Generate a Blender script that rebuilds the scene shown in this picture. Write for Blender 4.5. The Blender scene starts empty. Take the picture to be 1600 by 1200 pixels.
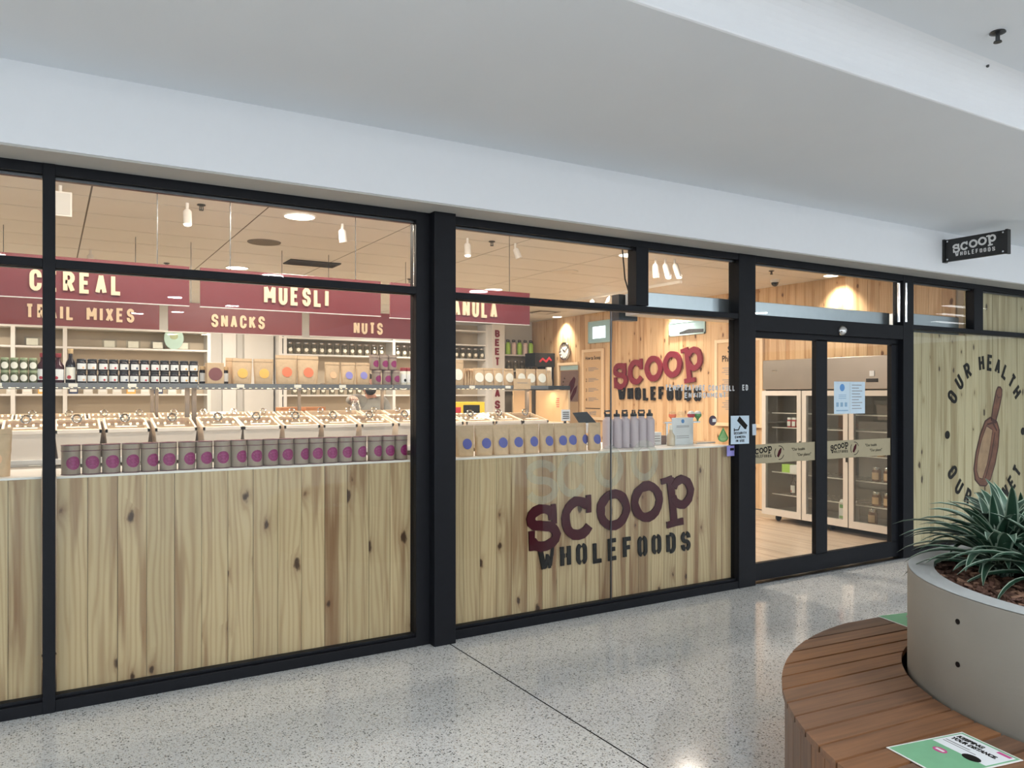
import bpy, math, random
from mathutils import Vector, Matrix
R = math.radians
random.seed(7)
sc = bpy.context.scene
COL = sc.collection

# ------------------------------------------------------------------ camera, world, big lights, exposure
YAW = 0.53764
cam_d = bpy.data.cameras.new('camera'); cam = bpy.data.objects.new('camera', cam_d); COL.objects.link(cam)
cam_d.sensor_width = 36; cam_d.lens = 36*1214.6/1600; cam_d.shift_y = 14.7/1600
cam_d.clip_start = .05; cam_d.clip_end = 200
cam.location = (0, -4.5, 1.592); cam.rotation_euler = (R(90), 0, -YAW)
sc.camera = cam
w = bpy.data.worlds.new('world'); sc.world = w; w.use_nodes = True
w.node_tree.nodes['Background'].inputs[0].default_value = (.80, .90, 1, 1)
w.node_tree.nodes['Background'].inputs[1].default_value = 1.4
sc.view_settings.view_transform = 'Standard'; sc.view_settings.look = 'None'
sc.view_settings.gamma = 1; sc.view_settings.use_curve_mapping = False
sc.view_settings.exposure = 0
sc.cycles.use_denoising = True
sc.cycles.max_bounces = 8; sc.cycles.transparent_max_bounces = 24
sc.cycles.sample_clamp_indirect = 4
sc.cycles.caustics_reflective = False; sc.cycles.caustics_refractive = False

def area(name, loc, rot, sx, sy, power, col, shape='RECTANGLE', spread=180):
    d = bpy.data.lights.new(name, 'AREA'); d.shape = shape; d.size = sx
    if shape in ('RECTANGLE', 'ELLIPSE'): d.size_y = sy
    d.energy = power; d.color = col; d.spread = R(spread)
    o = bpy.data.objects.new(name, d); COL.objects.link(o); o.location = loc; o.rotation_euler = rot
    return o
def spot(name, loc, target, power, col, ang, blend=.6, r=.03):
    d = bpy.data.lights.new(name, 'SPOT'); d.energy = power; d.color = col
    d.spot_size = R(ang); d.spot_blend = blend; d.shadow_soft_size = r
    o = bpy.data.objects.new(name, d); COL.objects.link(o); o.location = loc
    v = Vector(target)-Vector(loc); o.rotation_euler = v.to_track_quat('-Z', 'Y').to_euler()
    return o
DAY = (.86, .94, 1.0)
WARM = (1.0, .87, .75)
# ceiling troffers over the mall walkway
MALL_DOWN = [(-4.0, -6.9), (-.6, -6.9), (2.8, -6.9), (6.2, -6.9), (9.6, -6.9), (13, -6.9)]
for q in MALL_DOWN:
    area('mall_downlight_lamp', (q[0], q[1], 3.30), (0, 0, 0), .3, .3, 140, (.95, .98, 1), 'DISK')
# shop downlights (recessed in the ceiling tiles; the discs themselves are built below)
DOWN = [(1.75, 1.8), (1.85, 4.74), (5.18, 1.79), (5.28, 4.85), (2.16, 7.3), (-1.4, 1.8), (-1.2, 4.7), (-1.2, 7.3), (5.3, 7.4), (3.5, 3.2)]
for q in DOWN[:9]:
    area('downlight_lamp', (q[0], q[1], 3.012), (0, 0, 0),     .22, .22, 50, WARM, 'DISK')
for y in (7.6, 4.5, 1.65):      # recessed wall washers close to the timber wall
    spot('wall_washer_lamp', (8.22, y, 3.0), (8.42, y, 2.35), 95, (1, .86, .68), 100, .9, .05)
for u in range(3):              # LED strips under the glass shelves of both bulk rows
    xm = (.17, 1.57, 2.95)[u]
    for y0 in (1.0, 3.2):
        area('shelf_led', (xm, y0+.24, 1.625), (0, 0, 0), 1.3, .05, 3.8, (1, .76, .5))
for x in (.2, 1.55, 2.95):      # unseen strip lights added inside the shopfront to brighten the shelves and signs
    area('window_fill_light', (x, .32, 2.93), (R(52), 0, 0), 1.2, .06, 17, WARM)
spot('track_lamp', (5.7, 1.8, 2.8), (8.3, 3.6, 1.6), 65, WARM, 75, .8)
spot('track_lamp', (5.6, 1.8, 2.8), (8.4, 5.6, 1.8), 80, WARM, 60, .8)
area('till_downlight', (6.7, 4.5, 3.0), (0, 0, 0), .3, .3, 45, WARM, 'DISK')
area('till_downlight', (6.4, 2.2, 3.0), (0, 0, 0), .3, .3, 35, WARM, 'DISK')

# ------------------------------------------------------------------ helpers
def lin(c):
    if isinstance(c, str):
        c = [int(c[i:i+2], 16)/255 for i in (0, 2, 4)]
        c = [x/12.92 if x <= .04045 else ((x+.055)/1.055)**2.4 for x in c]
    return (*c, 1)
def N(nt, t, x=0, y=0, **kw):
    n = nt.nodes.new(t)
    for k, v in kw.items(): setattr(n, k, v)
    return n
def mth(nt, op, a, b=None, c=None):
    n = nt.nodes.new('ShaderNodeMath'); n.operation = op
    for i, v in enumerate((a, b, c)):
        if v is None: continue
        if isinstance(v, (int, float)): n.inputs[i].default_value = v
        else: nt.links.new(v, n.inputs[i])
    return n.outputs[0]
def mixc(nt, f, a, b):
    n = nt.nodes.new('ShaderNodeMix'); n.data_type = 'RGBA'
    for s, v in ((n.inputs[0], f), (n.inputs[6], a), (n.inputs[7], b)):
        if isinstance(v, (int, float)): s.default_value = v
        elif isinstance(v, tuple): s.default_value = v
        else: nt.links.new(v, s)
    return n.outputs[2]
def mat(name, col, rough=.5, metal=0, var=.08, vs=18, bump=0, bs=60, spec=.5, trans=0, sss=0, emis=None, es=0, rnd=0):
    m = bpy.data.materials.new(name); m.use_nodes = True; nt = m.node_tree
    p = nt.nodes['Principled BSDF']; c = lin(col)
    tc = N(nt, 'ShaderNodeTexCoord')
    nz = N(nt, 'ShaderNodeTexNoise'); nz.inputs['Scale'].default_value = vs; nz.inputs['Detail'].default_value = 3
    nt.links.new(tc.outputs['Object'], nz.inputs['Vector'])
    dark = tuple(x*(1-var*1.6) for x in c[:3])+(1,); light = tuple(min(1, x*(1+var)) for x in c[:3])+(1,)
    out = mixc(nt, nz.outputs['Fac'], dark, light)
    if rnd:
        oi = N(nt, 'ShaderNodeObjectInfo'); hs = N(nt, 'ShaderNodeHueSaturation')
        nt.links.new(mth(nt, 'MULTIPLY_ADD', oi.outputs['Random'], rnd*2, 1-rnd), hs.inputs['Value'])
        nt.links.new(out, hs.inputs['Color']); out = hs.outputs[0]
    nt.links.new(out, p.inputs['Base Color'])
    p.inputs['Roughness'].default_value = rough; p.inputs['Metallic'].default_value = metal
    p.inputs['Specular IOR Level'].default_value = spec
    if trans: p.inputs['Transmission Weight'].default_value = trans
    if sss: p.inputs['Subsurface Weight'].default_value = sss; p.inputs['Subsurface Radius'].default_value = (.02, .012, .008)
    if emis: p.inputs['Emission Color'].default_value = lin(emis); p.inputs['Emission Strength'].default_value = es
    if bump:
        b = N(nt, 'ShaderNodeBump'); b.inputs['Strength'].default_value = bump; b.inputs['Distance'].default_value = .01
        n2 = N(nt, 'ShaderNodeTexNoise'); n2.inputs['Scale'].default_value = bs; n2.inputs['Detail'].default_value = 4
        nt.links.new(tc.outputs['Object'], n2.inputs['Vector'])
        nt.links.new(n2.outputs['Fac'], b.inputs['Height']); nt.links.new(b.outputs[0], p.inputs['Normal'])
    return m
def emit(name, col, s):
    m = bpy.data.materials.new(name); m.use_nodes = True; nt = m.node_tree
    p = nt.nodes['Principled BSDF']; p.inputs['Base Color'].default_value = lin(col)
    p.inputs['Emission Color'].default_value = lin(col); p.inputs['Emission Strength'].default_value = s
    return m
def glass(name, tint=(.96, .97, .96), f0=.035, rough=0.0, gl=1.0):
    # thin architectural glass: Schlick mix of clear transmission and mirror reflection
    m = bpy.data.materials.new(name); m.use_nodes = True; nt = m.node_tree; nt.nodes.clear()
    g = N(nt, 'ShaderNodeNewGeometry'); d = N(nt, 'ShaderNodeVectorMath', operation='DOT_PRODUCT')
    nt.links.new(g.outputs['Normal'], d.inputs[0]); nt.links.new(g.outputs['Incoming'], d.inputs[1])
    c = mth(nt, 'SUBTRACT', 1, mth(nt, 'ABSOLUTE', d.outputs['Value']))
    fac = mth(nt, 'MULTIPLY_ADD', mth(nt, 'POWER', c, 5), .9*gl, f0)
    t = N(nt, 'ShaderNodeBsdfTransparent'); t.inputs[0].default_value = (*tint, 1)
    gl_ = N(nt, 'ShaderNodeBsdfGlossy'); gl_.inputs['Roughness'].default_value = rough
    mx = N(nt, 'ShaderNodeMixShader'); o = N(nt, 'ShaderNodeOutputMaterial')
    nt.links.new(fac, mx.inputs[0]); nt.links.new(t.outputs[0], mx.inputs[1]); nt.links.new(gl_.outputs[0], mx.inputs[2])
    nt.links.new(mx.outputs[0], o.inputs[0])
    return m
def pine(name, light, mid, brown, knot, rough=.5, knots=1.0):
    m = bpy.data.materials.new(name); m.use_nodes = True; nt = m.node_tree; L = nt.links.new
    p = nt.nodes['Principled BSDF']; p.inputs['Roughness'].default_value = rough; p.inputs['Specular IOR Level'].default_value = .3
    tc = N(nt, 'ShaderNodeTexCoord'); oi = N(nt, 'ShaderNodeObjectInfo')
    off = N(nt, 'ShaderNodeCombineXYZ')
    for i, k in enumerate((37.3, 0, 91.7)): L(mth(nt, 'MULTIPLY', oi.outputs['Random'], k), off.inputs[i])
    ad = N(nt, 'ShaderNodeVectorMath', operation='ADD'); L(tc.outputs['Object'], ad.inputs[0]); L(off.outputs[0], ad.inputs[1])
    sx = N(nt, 'ShaderNodeSeparateXYZ'); L(ad.outputs[0], sx.inputs[0]); u, wv = sx.outputs[0], sx.outputs[2]
    def vec(a, b):
        c = N(nt, 'ShaderNodeCombineXYZ'); L(mth(nt, 'MULTIPLY', u, a), c.inputs[0]); L(mth(nt, 'MULTIPLY', wv, b), c.inputs[1]); return c.outputs[0]
    def noise(a, b, det=2, dist=0):
        n = N(nt, 'ShaderNodeTexNoise'); n.noise_dimensions = '2D'; n.inputs['Scale'].default_value = 1; n.inputs['Detail'].default_value = det
        n.inputs['Distortion'].default_value = dist; L(vec(a, b), n.inputs['Vector']); return n.outputs['Fac']
    vo = N(nt, 'ShaderNodeTexVoronoi'); vo.voronoi_dimensions = '2D'; vo.inputs['Scale'].default_value = 1
    L(vec(5.0, 2.6), vo.inputs['Vector'])
    cs = N(nt, 'ShaderNodeSeparateColor'); L(vo.outputs['Color'], cs.inputs[0])
    gate = mth(nt, 'GREATER_THAN', cs.outputs[0], 1-.5*knots)
    wob = mth(nt, 'MULTIPLY', noise(38, 22, 3), .11)
    d = mth(nt, 'ADD', vo.outputs['Distance'], mth(nt, 'SUBTRACT', wob, .055))
    size = mth(nt, 'MULTIPLY_ADD', cs.outputs[1], .11, .01)
    kn = mth(nt, 'MULTIPLY', mth(nt, 'SMOOTH_MIN', 1, mth(nt, 'MAXIMUM', mth(nt, 'MULTIPLY', mth(nt, 'SUBTRACT', size, d), 22), 0), .2), gate)
    halo = mth(nt, 'MULTIPLY', mth(nt, 'POWER', 2.718, mth(nt, 'MULTIPLY', d, -9)), gate)
    ph = mth(nt, 'ADD', mth(nt, 'MULTIPLY', u, 210), mth(nt, 'ADD', mth(nt, 'MULTIPLY', noise(5, .55, 2), 34), mth(nt, 'MULTIPLY', halo, 9)))
    ring = mth(nt, 'POWER', mth(nt, 'MULTIPLY_ADD', mth(nt, 'SINE', ph), .5, .5), 2.2)
    broad = noise(8, .42, 3); fine = noise(260, 5, 2); broad2 = noise(16, .8, 2)
    c1 = mixc(nt, mth(nt, 'MULTIPLY', ring, .55), lin(light), lin(mid))
    def ss(v, lo, k): return mth(nt, 'MINIMUM', mth(nt, 'MAXIMUM', mth(nt, 'MULTIPLY', mth(nt, 'SUBTRACT', v, lo), k), 0), 1)
    bf = mth(nt, 'ADD', mth(nt, 'MULTIPLY', ss(broad, .55, 14), .62), mth(nt, 'MULTIPLY', ss(broad2, .55, 8), .25))
    c2 = mixc(nt, bf, c1, lin(brown))
    c3 = mixc(nt, mth(nt, 'MULTIPLY', mth(nt, 'MINIMUM', mth(nt, 'MULTIPLY', halo, 1.3), 1), .75), c2, lin(brown))
    c4 = mixc(nt, mth(nt, 'MULTIPLY', fine, .22), c3, lin(mid))
    c5 = mixc(nt, mth(nt, 'MULTIPLY', mth(nt, 'MINIMUM', kn, 1), .9), c4, lin(knot))
    hs = N(nt, 'ShaderNodeHueSaturation'); L(c5, hs.inputs['Color'])
    L(mth(nt, 'MULTIPLY_ADD', cs.outputs[2], 0, mth(nt, 'MULTIPLY_ADD', oi.outputs['Random'], .16, .92)), hs.inputs['Value'])
    L(hs.outputs[0], p.inputs['Base Color'])
    return m

M = {}
M['black'] = mat('black powder coat', (.008, .009, .012), .5, var=.15, spec=.18)
M['bead'] = mat('dark aluminium bead', (.10, .105, .11), .3, 1)
M['alu'] = mat('brushed aluminium', (.50, .55, .60), .32, 1, var=.05)
M['chrome'] = mat('chrome', (.72, .72, .72), .12, 1, var=.03)
M['steel'] = mat('brushed stainless', (.46, .43, .40), .28, 1, var=.06, vs=6)
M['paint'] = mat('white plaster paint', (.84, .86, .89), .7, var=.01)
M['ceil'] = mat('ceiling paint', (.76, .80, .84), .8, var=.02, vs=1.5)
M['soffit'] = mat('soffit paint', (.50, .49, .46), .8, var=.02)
M['tile'] = mat('ceiling tile', (.86, .84, .81), .42, var=.03, vs=3, spec=.35)
M['grid'] = mat('ceiling grid', (.20, .18, .16), .8)
M['shopwall'] = mat('shop wall paint', (.66, .65, .62), .7, var=.03, vs=2)
M['pine_front'] = pine('counter pine boards', 'C8B28C', 'AA8C67', '7E573B', '3A261B', .35)
M['pine_wall'] = pine('wall pine boards', 'D6B892', 'C4A07A', 'AE855C', '5E3C26', .5, 1.1)
M['pine_side'] = pine('display pine boards', 'CBBE9C', 'B7A680', '97815C', '3F2E22', .4, .8)
M['oak'] = pine('shop floor plank', 'D2C0AA', 'C0AA92', 'AA927A', 'A08A74', .3, .0)
M['counter'] = mat('white counter top', (.85, .82, .77), .3, var=.02)
M['kraft'] = mat('kraft paper', (.60, .42, .25), .6, var=.12, vs=35, bump=.25, bs=50, rnd=.06)
M['kraft_tin'] = mat('kraft tin wrap', (.34, .27, .21), .5, var=.08, vs=40, rnd=.04)
M['magenta'] = mat('magenta label', (.27, .015, .12), .45, var=.25, vs=50)
M['purple_lid'] = mat('dark purple tin rim', (.13, .015, .05), .35, var=.1)
M['blue'] = mat('blue label', (.085, .095, .36), .5, var=.1)
M['lav'] = mat('lavender label', (.28, .26, .62), .5, var=.1)
M['yellow'] = mat('yellow label', (.85, .48, .10), .5, var=.12)
M['orange'] = mat('orange red label', (.85, .20, .09), .5, var=.1)
M['peach'] = mat('peach label', (.85, .50, .28), .5, var=.1)
M['cream'] = mat('cream label', (.86, .83, .72), .5, var=.06)
M['white'] = mat('white print', (.82, .82, .80), .5, var=.04)
M['paper'] = mat('white paper', (.80, .83, .86), .6, var=.03)
M['ink'] = mat('dark ink', (.012, .010, .009), .65, var=.1, spec=.15)
M['greyink'] = mat('grey ink', (.25, .24, .25), .6, var=.1)
M['maroon'] = mat('maroon lettering', (.055, .004, .010), .6, var=.12, spec=.15)
M['crimson'] = mat('crimson lettering', (.19, .008, .026), .5, var=.1)
M['sign_red'] = mat('dark red sign board', (.17, .028, .034), .38, var=.06, vs=4, spec=.5)
M['letter'] = mat('pale timber letters', (.80, .62, .42), .5, var=.06, vs=30)
M['lilac'] = mat('lilac bottle paint', (.50, .425, .455), .4, var=.03)
M['lime'] = mat('lime bottle paint', (.42, .72, .10), .4, var=.04)
M['pinkb'] = mat('pale pink bottle paint', (.78, .60, .58), .4, var=.04)
M['plasticblk'] = mat('black plastic', (.012, .012, .012), .35)
M['plasticwht'] = mat('white plastic', (.80, .77, .72), .35, var=.02)
M['tub'] = mat('white acrylic tub', (.88, .78, .68), .3, var=.02, sss=0)
M['lid'] = glass('clear acrylic lid', (.94, .90, .84), .10, .05)
M['pane'] = glass('window pane', (.975, .985, .975), .016, 0, .55)
M['clear'] = glass('clear glass', (.93, .95, .94), .06)
M['jar'] = glass('jar glass', (.80, .82, .80), .08)
M['bagfilm'] = glass('clear plastic bag film', (.86, .84, .83), .16, .25)
M['grain'] = mat('loose dry food', (.55, .36, .18), .7, var=.5, vs=70, bump=.8, bs=90)
M['jam'] = mat('dark jam', (.018, .010, .012), .15, var=.3)
M['olive'] = mat('pale green antipasto', (.09, .10, .04), .25, var=.25, vs=60)
M['juice'] = mat('dark juice', (.05, .008, .012), .12, var=.2)
M['lidblk'] = mat('black jar lid', (.015, .015, .016), .3)
M['lidred'] = mat('red jar lid', (.28, .03, .035), .35)
M['lidgrn'] = mat('pale green jar lid', (.30, .36, .20), .35)
M['corks'] = mat('cork', (.58, .40, .20), .7, var=.15)
M['redfruit'] = mat('red fruit print', (.50, .03, .05), .5, var=.2)
M['bluefruit'] = mat('blue fruit print', (.04, .06, .14), .5, var=.2)
M['cyan'] = mat('pale teal print', (.36, .52, .46), .5, var=.06)
M['blueprint'] = mat('blue print', (.10, .28, .60), .5, var=.06)
M['green'] = mat('green sticker', (.10, .34, .10), .45, var=.1)
M['lightgreen'] = mat('light green sticker', (.32, .52, .22), .45, var=.1)
M['mint'] = mat('mint green print', (.19, .45, .26), .5, var=.06)
M['pink'] = mat('magenta print', (.55, .07, .25), .5, var=.06)
M['shelf'] = mat('white shelf board', (.72, .71, .69), .45, var=.02)
M['shelfback'] = mat('beige shelf back', (.50, .42, .31), .6, var=.06, vs=5)
M['endply'] = mat('pale ply end panel', (.72, .50, .29), .45, var=.06, vs=6)
M['frosted'] = mat('frosted window film', (.42, .60, .62), .35, var=.04)
M['fridge_in'] = mat('fridge lining', (.13, .125, .115), .5, var=.03)
M['fridge_frame'] = mat('fridge door frame', (.66, .62, .57), .35, .2, var=.03)
M['rack'] = mat('wire shelf', (.75, .74, .70), .35, .3)
M['brown_jar'] = mat('brown preserve', (.16, .07, .035), .2, var=.3)
M['band'] = mat('kraft door band', (.36, .31, .20), .6, var=.05, vs=20)
M['concrete'] = mat('concrete', (.31, .285, .245), .75, var=.09, vs=3.5, bump=.15, bs=25)
M['rim'] = mat('pale concrete rim', (.46, .48, .48), .7, var=.10, vs=8)
M['bark'] = mat('bark chip', (.10, .045, .028), .8, var=.5, vs=14)
M['leaf'] = mat('leaf green', (.030, .085, .050), .38, var=.3, vs=14, rnd=.25)
M['leafedge'] = mat('leaf pale margin', (.36, .46, .36), .45, var=.15, vs=14, rnd=.15)
M['skin'] = mat('skin', (.52, .27, .19), .5, var=.06)
M['hair'] = mat('dark hair', (.02, .014, .01), .6, var=.2)
M['sweater'] = mat('grey knit', (.36, .36, .35), .85, var=.10, vs=60, bump=.3, bs=200)
M['trousers'] = mat('dark trousers', (.03, .035, .05), .8)
M['mask'] = mat('black mask cloth', (.02, .022, .026), .8)
M['led'] = emit('led', 'FFE2B4', 15)
M['lamp'] = emit('lamp disc', 'FFF4E4', 7)
M['troffer'] = emit('troffer diffuser', 'FFFFFF', 9)
M['rail'] = mat('dark price rail', (.16, .16, .16), .35, .4)
M['postmetal'] = mat('grey brown post', (.22, .18, .15), .4, .3)
M['rubber'] = mat('black joint rubber', (.006, .006, .006), .9, spec=.05)
M['screen'] = mat('dark screen', (.012, .013, .015), .2)

def deck():
    m = bpy.data.materials.new('oiled hardwood'); m.use_nodes = True; nt = m.node_tree; L = nt.links.new
    p = nt.nodes['Principled BSDF']; p.inputs['Roughness'].default_value = .42
    tc = N(nt, 'ShaderNodeTexCoord'); oi = N(nt, 'ShaderNodeObjectInfo')
    mp = N(nt, 'ShaderNodeMapping'); mp.inputs['Scale'].default_value = (1.6, 26, 26)
    ad = N(nt, 'ShaderNodeVectorMath', operation='ADD'); L(tc.outputs['Object'], ad.inputs[0])
    cb = N(nt, 'ShaderNodeCombineXYZ'); L(mth(nt, 'MULTIPLY', oi.outputs['Random'], 40), cb.inputs[0]); L(cb.outputs[0], ad.inputs[1])
    L(ad.outputs[0], mp.inputs[0])
    n = N(nt, 'ShaderNodeTexNoise'); n.inputs['Scale'].default_value = 1.4; n.inputs['Detail'].default_value = 5; n.inputs['Distortion'].default_value = .6
    L(mp.outputs[0], n.inputs['Vector'])
    c = mixc(nt, n.outputs['Fac'], lin((.060, .027, .015)), lin((.30, .150, .076)))
    hs = N(nt, 'ShaderNodeHueSaturation'); L(c, hs.inputs['Color'])
    L(mth(nt, 'MULTIPLY_ADD', oi.outputs['Random'], .5, .75), hs.inputs['Value'])
    L(mth(nt, 'MULTIPLY_ADD', oi.outputs['Random'], .25, .85), hs.inputs['Saturation'])
    L(hs.outputs[0], p.inputs['Base Color'])
    return m
M['deck'] = deck()
def terrazzo():
    m = bpy.data.materials.new('polished terrazzo'); m.use_nodes = True; nt = m.node_tree; L = nt.links.new
    p = nt.nodes['Principled BSDF']; p.inputs['Roughness'].default_value = .10
    tc = N(nt, 'ShaderNodeTexCoord')
    def chips(scale, lo, hi, rad):
        v = N(nt, 'ShaderNodeTexVoronoi'); v.inputs['Scale'].default_value = scale; L(tc.outputs['Object'], v.inputs['Vector'])
        s = N(nt, 'ShaderNodeSeparateColor'); L(v.outputs['Color'], s.inputs[0])
        g = mth(nt, 'MULTIPLY', mth(nt, 'GREATER_THAN', s.outputs[0], lo), mth(nt, 'LESS_THAN', s.outputs[0], hi))
        r = mth(nt, 'LESS_THAN', v.outputs['Distance'], mth(nt, 'MULTIPLY_ADD', s.outputs[1], rad*.6, rad*.6))
        return mth(nt, 'MULTIPLY', g, r), s.outputs[2]
    big = N(nt, 'ShaderNodeTexNoise'); big.inputs['Scale'].default_value = .9; big.inputs['Detail'].default_value = 3; L(tc.outputs['Object'], big.inputs['Vector'])
    c = mixc(nt, big.outputs['Fac'], lin((.62, .63, .625)), lin((.70, .71, .705)))
    for sc_, lo, hi, rad, col in ((120, .55, 1, .55, (.76, .755, .73)), (125, 0, .34, .48, (.30, .30, .29)), (170, .7, 1, .5, (.44, .43, .40)), (95, .80, 1, .46, (.07, .07, .068)), (150, .92, 1, .5, (.44, .37, .28))):
        f, h = chips(sc_, lo, hi, rad); c = mixc(nt, mth(nt, 'MULTIPLY', f, .85), c, lin(col))
    L(c, p.inputs['Base Color'])
    return m
M['terrazzo'] = terrazzo()

class MB:
    def __init__(s): s.v = []; s.f = []; s.m = []
    def add(s, vs, fs, mi=0):
        b = len(s.v); s.v += [tuple(v) for v in vs]; s.f += [tuple(i+b for i in f) for f in fs]; s.m += [mi]*len(fs); return s
    def box(s, x0, y0, z0, x1, y1, z1, mi=0):
        return s.add([(x0, y0, z0), (x1, y0, z0), (x1, y1, z0), (x0, y1, z0), (x0, y0, z1), (x1, y0, z1), (x1, y1, z1), (x0, y1, z1)],
                     [(0, 3, 2, 1), (4, 5, 6, 7), (0, 1, 5, 4), (1, 2, 6, 5), (2, 3, 7, 6), (3, 0, 4, 7)], mi)
    def taper(s, x0, y0, x1, y1, z0, X0, Y0, X1, Y1, z1, top=True, zb=None):   # z1 ring may slope: (front z, back z)
        za, zc = z1 if isinstance(z1, tuple) else (z1, z1)
        fs = [(0, 3, 2, 1), (0, 1, 5, 4), (1, 2, 6, 5), (2, 3, 7, 6), (3, 0, 4, 7)]
        if top: fs.append((4, 5, 6, 7))
        return s.add([(x0, y0, z0), (x1, y0, z0), (x1, y1, z0), (x0, y1, z0), (X0, Y0, za), (X1, Y0, za), (X1, Y1, zc), (X0, Y1, zc)], fs)
    def lathe(s, prof, n=16, cx=0, cy=0, mi=0, cap=True):
        vs = []; fs = []
        for r, z in prof:
            for i in range(n):
                a = 2*math.pi*i/n; vs.append((cx+r*math.cos(a), cy+r*math.sin(a), z))
        for k in range(len(prof)-1):
            for i in range(n):
                j = (i+1) % n; fs.append((k*n+i, k*n+j, (k+1)*n+j, (k+1)*n+i))
        if cap: fs.append(tuple(range(n))[::-1]); fs.append(tuple(range((len(prof)-1)*n, len(prof)*n)))
        return s.add(vs, fs, mi)
    def tube(s, pts, r, n=8, closed=False):
        pts = [Vector(p) for p in pts]; m = len(pts); vs = []; fs = []
        for k, p in enumerate(pts):
            a = pts[k-1] if (k or closed) else p; b = pts[(k+1) % m] if (k < m-1 or closed) else p
            t = (b-a).normalized(); u = t.cross(Vector((0, 0, 1)))
            if u.length < .01: u = t.cross(Vector((0, 1, 0)))
            u.normalize(); q = t.cross(u); rr = r[k] if isinstance(r, (list, tuple)) else r
            for i in range(n):
                an = 2*math.pi*i/n; vs.append(p+u*rr*math.cos(an)+q*rr*math.sin(an))
        for k in range(m if closed else m-1):
            k2 = (k+1) % m
            for i in range(n):
                j = (i+1) % n; fs.append((k*n+i, k*n+j, k2*n+j, k2*n+i))
        if not closed: fs.append(tuple(range(n))[::-1]); fs.append(tuple(range((m-1)*n, m*n)))
        return s.add(vs, fs)
    def prism(s, poly, y0, y1, mi=0):      # polygon in XZ, extruded along Y
        n = len(poly); vs = [(x, y0, z) for x, z in poly]+[(x, y1, z) for x, z in poly]
        fs = [tuple(range(n)), tuple(range(n, 2*n))[::-1]]+[(i, i+n, (i+1) % n+n, (i+1) % n) for i in range(n)]
        return s.add(vs, fs, mi)
    def prismz(s, poly, z0, z1):
        n = len(poly); vs = [(x, y, z0) for x, y in poly]+[(x, y, z1) for x, y in poly]
        fs = [tuple(range(n))[::-1], tuple(range(n, 2*n))]+[(i, (i+1) % n, (i+1) % n+n, i+n) for i in range(n)]
        return s.add(vs, fs)
    def ell(s, c, rx, ry, rz, n=14, m=8, ph0=-90, ph1=90):
        vs = []; fs = []
        for k in range(m+1):
            p = R(ph0+(ph1-ph0)*k/m)
            for i in range(n):
                a = 2*math.pi*i/n; vs.append((c[0]+rx*math.cos(p)*math.cos(a), c[1]+ry*math.cos(p)*math.sin(a), c[2]+rz*math.sin(p)))
        for k in range(m):
            for i in range(n):
                j = (i+1) % n; fs.append((k*n+i, k*n+j, (k+1)*n+j, (k+1)*n+i))
        return s.add(vs, fs)
    def stroke(s, pts, t, y0, y1, closed=False, jit=0):
        # thick polyline in XZ extruded between y0 (front) and y1
        pts = [Vector((p[0], p[1])) for p in pts]
        pts = [p for i, p in enumerate(pts) if i == 0 or (p-pts[i-1]).length > 1e-7]
        if closed and (pts[0]-pts[-1]).length < 1e-7: pts.pop()
        m = len(pts); Lf = []; Rt = []
        for k in range(m):
            a = pts[k-1] if (k or closed) else None; b = pts[(k+1) % m] if (k < m-1 or closed) else None
            d1 = (pts[k]-a).normalized() if a is not None and (pts[k]-a).length > 1e-9 else None
            d2 = (b-pts[k]).normalized() if b is not None and (b-pts[k]).length > 1e-9 else None
            d1 = d1 or d2; d2 = d2 or d1
            n1 = Vector((-d1.y, d1.x)); n2 = Vector((-d2.y, d2.x)); nn = n1+n2
            if nn.length < .2: nn = n1
            nn.normalize(); sc_ = t/2/max(.45, nn.dot(n1))
            j1 = 1+jit*random.uniform(-1, 1); j2 = 1+jit*random.uniform(-1, 1)
            Lf.append(pts[k]+nn*sc_*j1); Rt.append(pts[k]-nn*sc_*j2)
        vs = []
        for l, r in zip(Lf, Rt): vs += [(l.x, y0, l.y), (r.x, y0, r.y), (l.x, y1, l.y), (r.x, y1, r.y)]
        fs = []
        for k in range(m if closed else m-1):
            a = 4*k; b = 4*((k+1) % m)
            fs += [(a, a+1, b+1, b), (a, b, b+2, a+2), (a+1, a+3, b+3, b+1), (a+2, b+2, b+3, a+3)]
        if not closed:
            fs += [(0, 2, 3, 1), (4*m-4, 4*m-3, 4*m-1, 4*m-2)]
        return s.add(vs, fs)
    def build(s, name, m, parent=None, smooth=0, loc=None, bevel=0):
        me = bpy.data.meshes.new(name); me.from_pydata(s.v, [], s.f)
        for q in (m if isinstance(m, (list, tuple)) else [m]): me.materials.append(M[q])
        if any(s.m): me.polygons.foreach_set('material_index', s.m)
        if smooth:
            me.polygons.foreach_set('use_smooth', [True]*len(me.polygons)); me.update()
            me.set_sharp_from_angle(angle=R(smooth))
        me.update()
        o = bpy.data.objects.new(name, me); COL.objects.link(o)
        if parent is not None: o.parent = parent
        if loc is not None: o.location = loc
        if bevel:
            b = o.modifiers.new('bevel', 'BEVEL'); b.width = bevel; b.segments = 2; b.limit_method = 'ANGLE'
        return o
def tag(o, label, cat, group=None):
    o['label'] = label; o['category'] = cat
    if group: o['group'] = group
    return o
def thing(name, label, cat, loc=(0, 0, 0), rz=0, group=None):
    o = bpy.data.objects.new(name, None); COL.objects.link(o); o.location = loc; o.rotation_euler = (0, 0, rz)
    o.empty_display_size = .05
    return tag(o, label, cat, group)
def struct(name, loc=(0, 0, 0)):
    o = bpy.data.objects.new(name, None); COL.objects.link(o); o.location = loc; o['kind'] = 'structure'; return o
def skind(o): o['kind'] = 'structure'; return o
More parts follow.
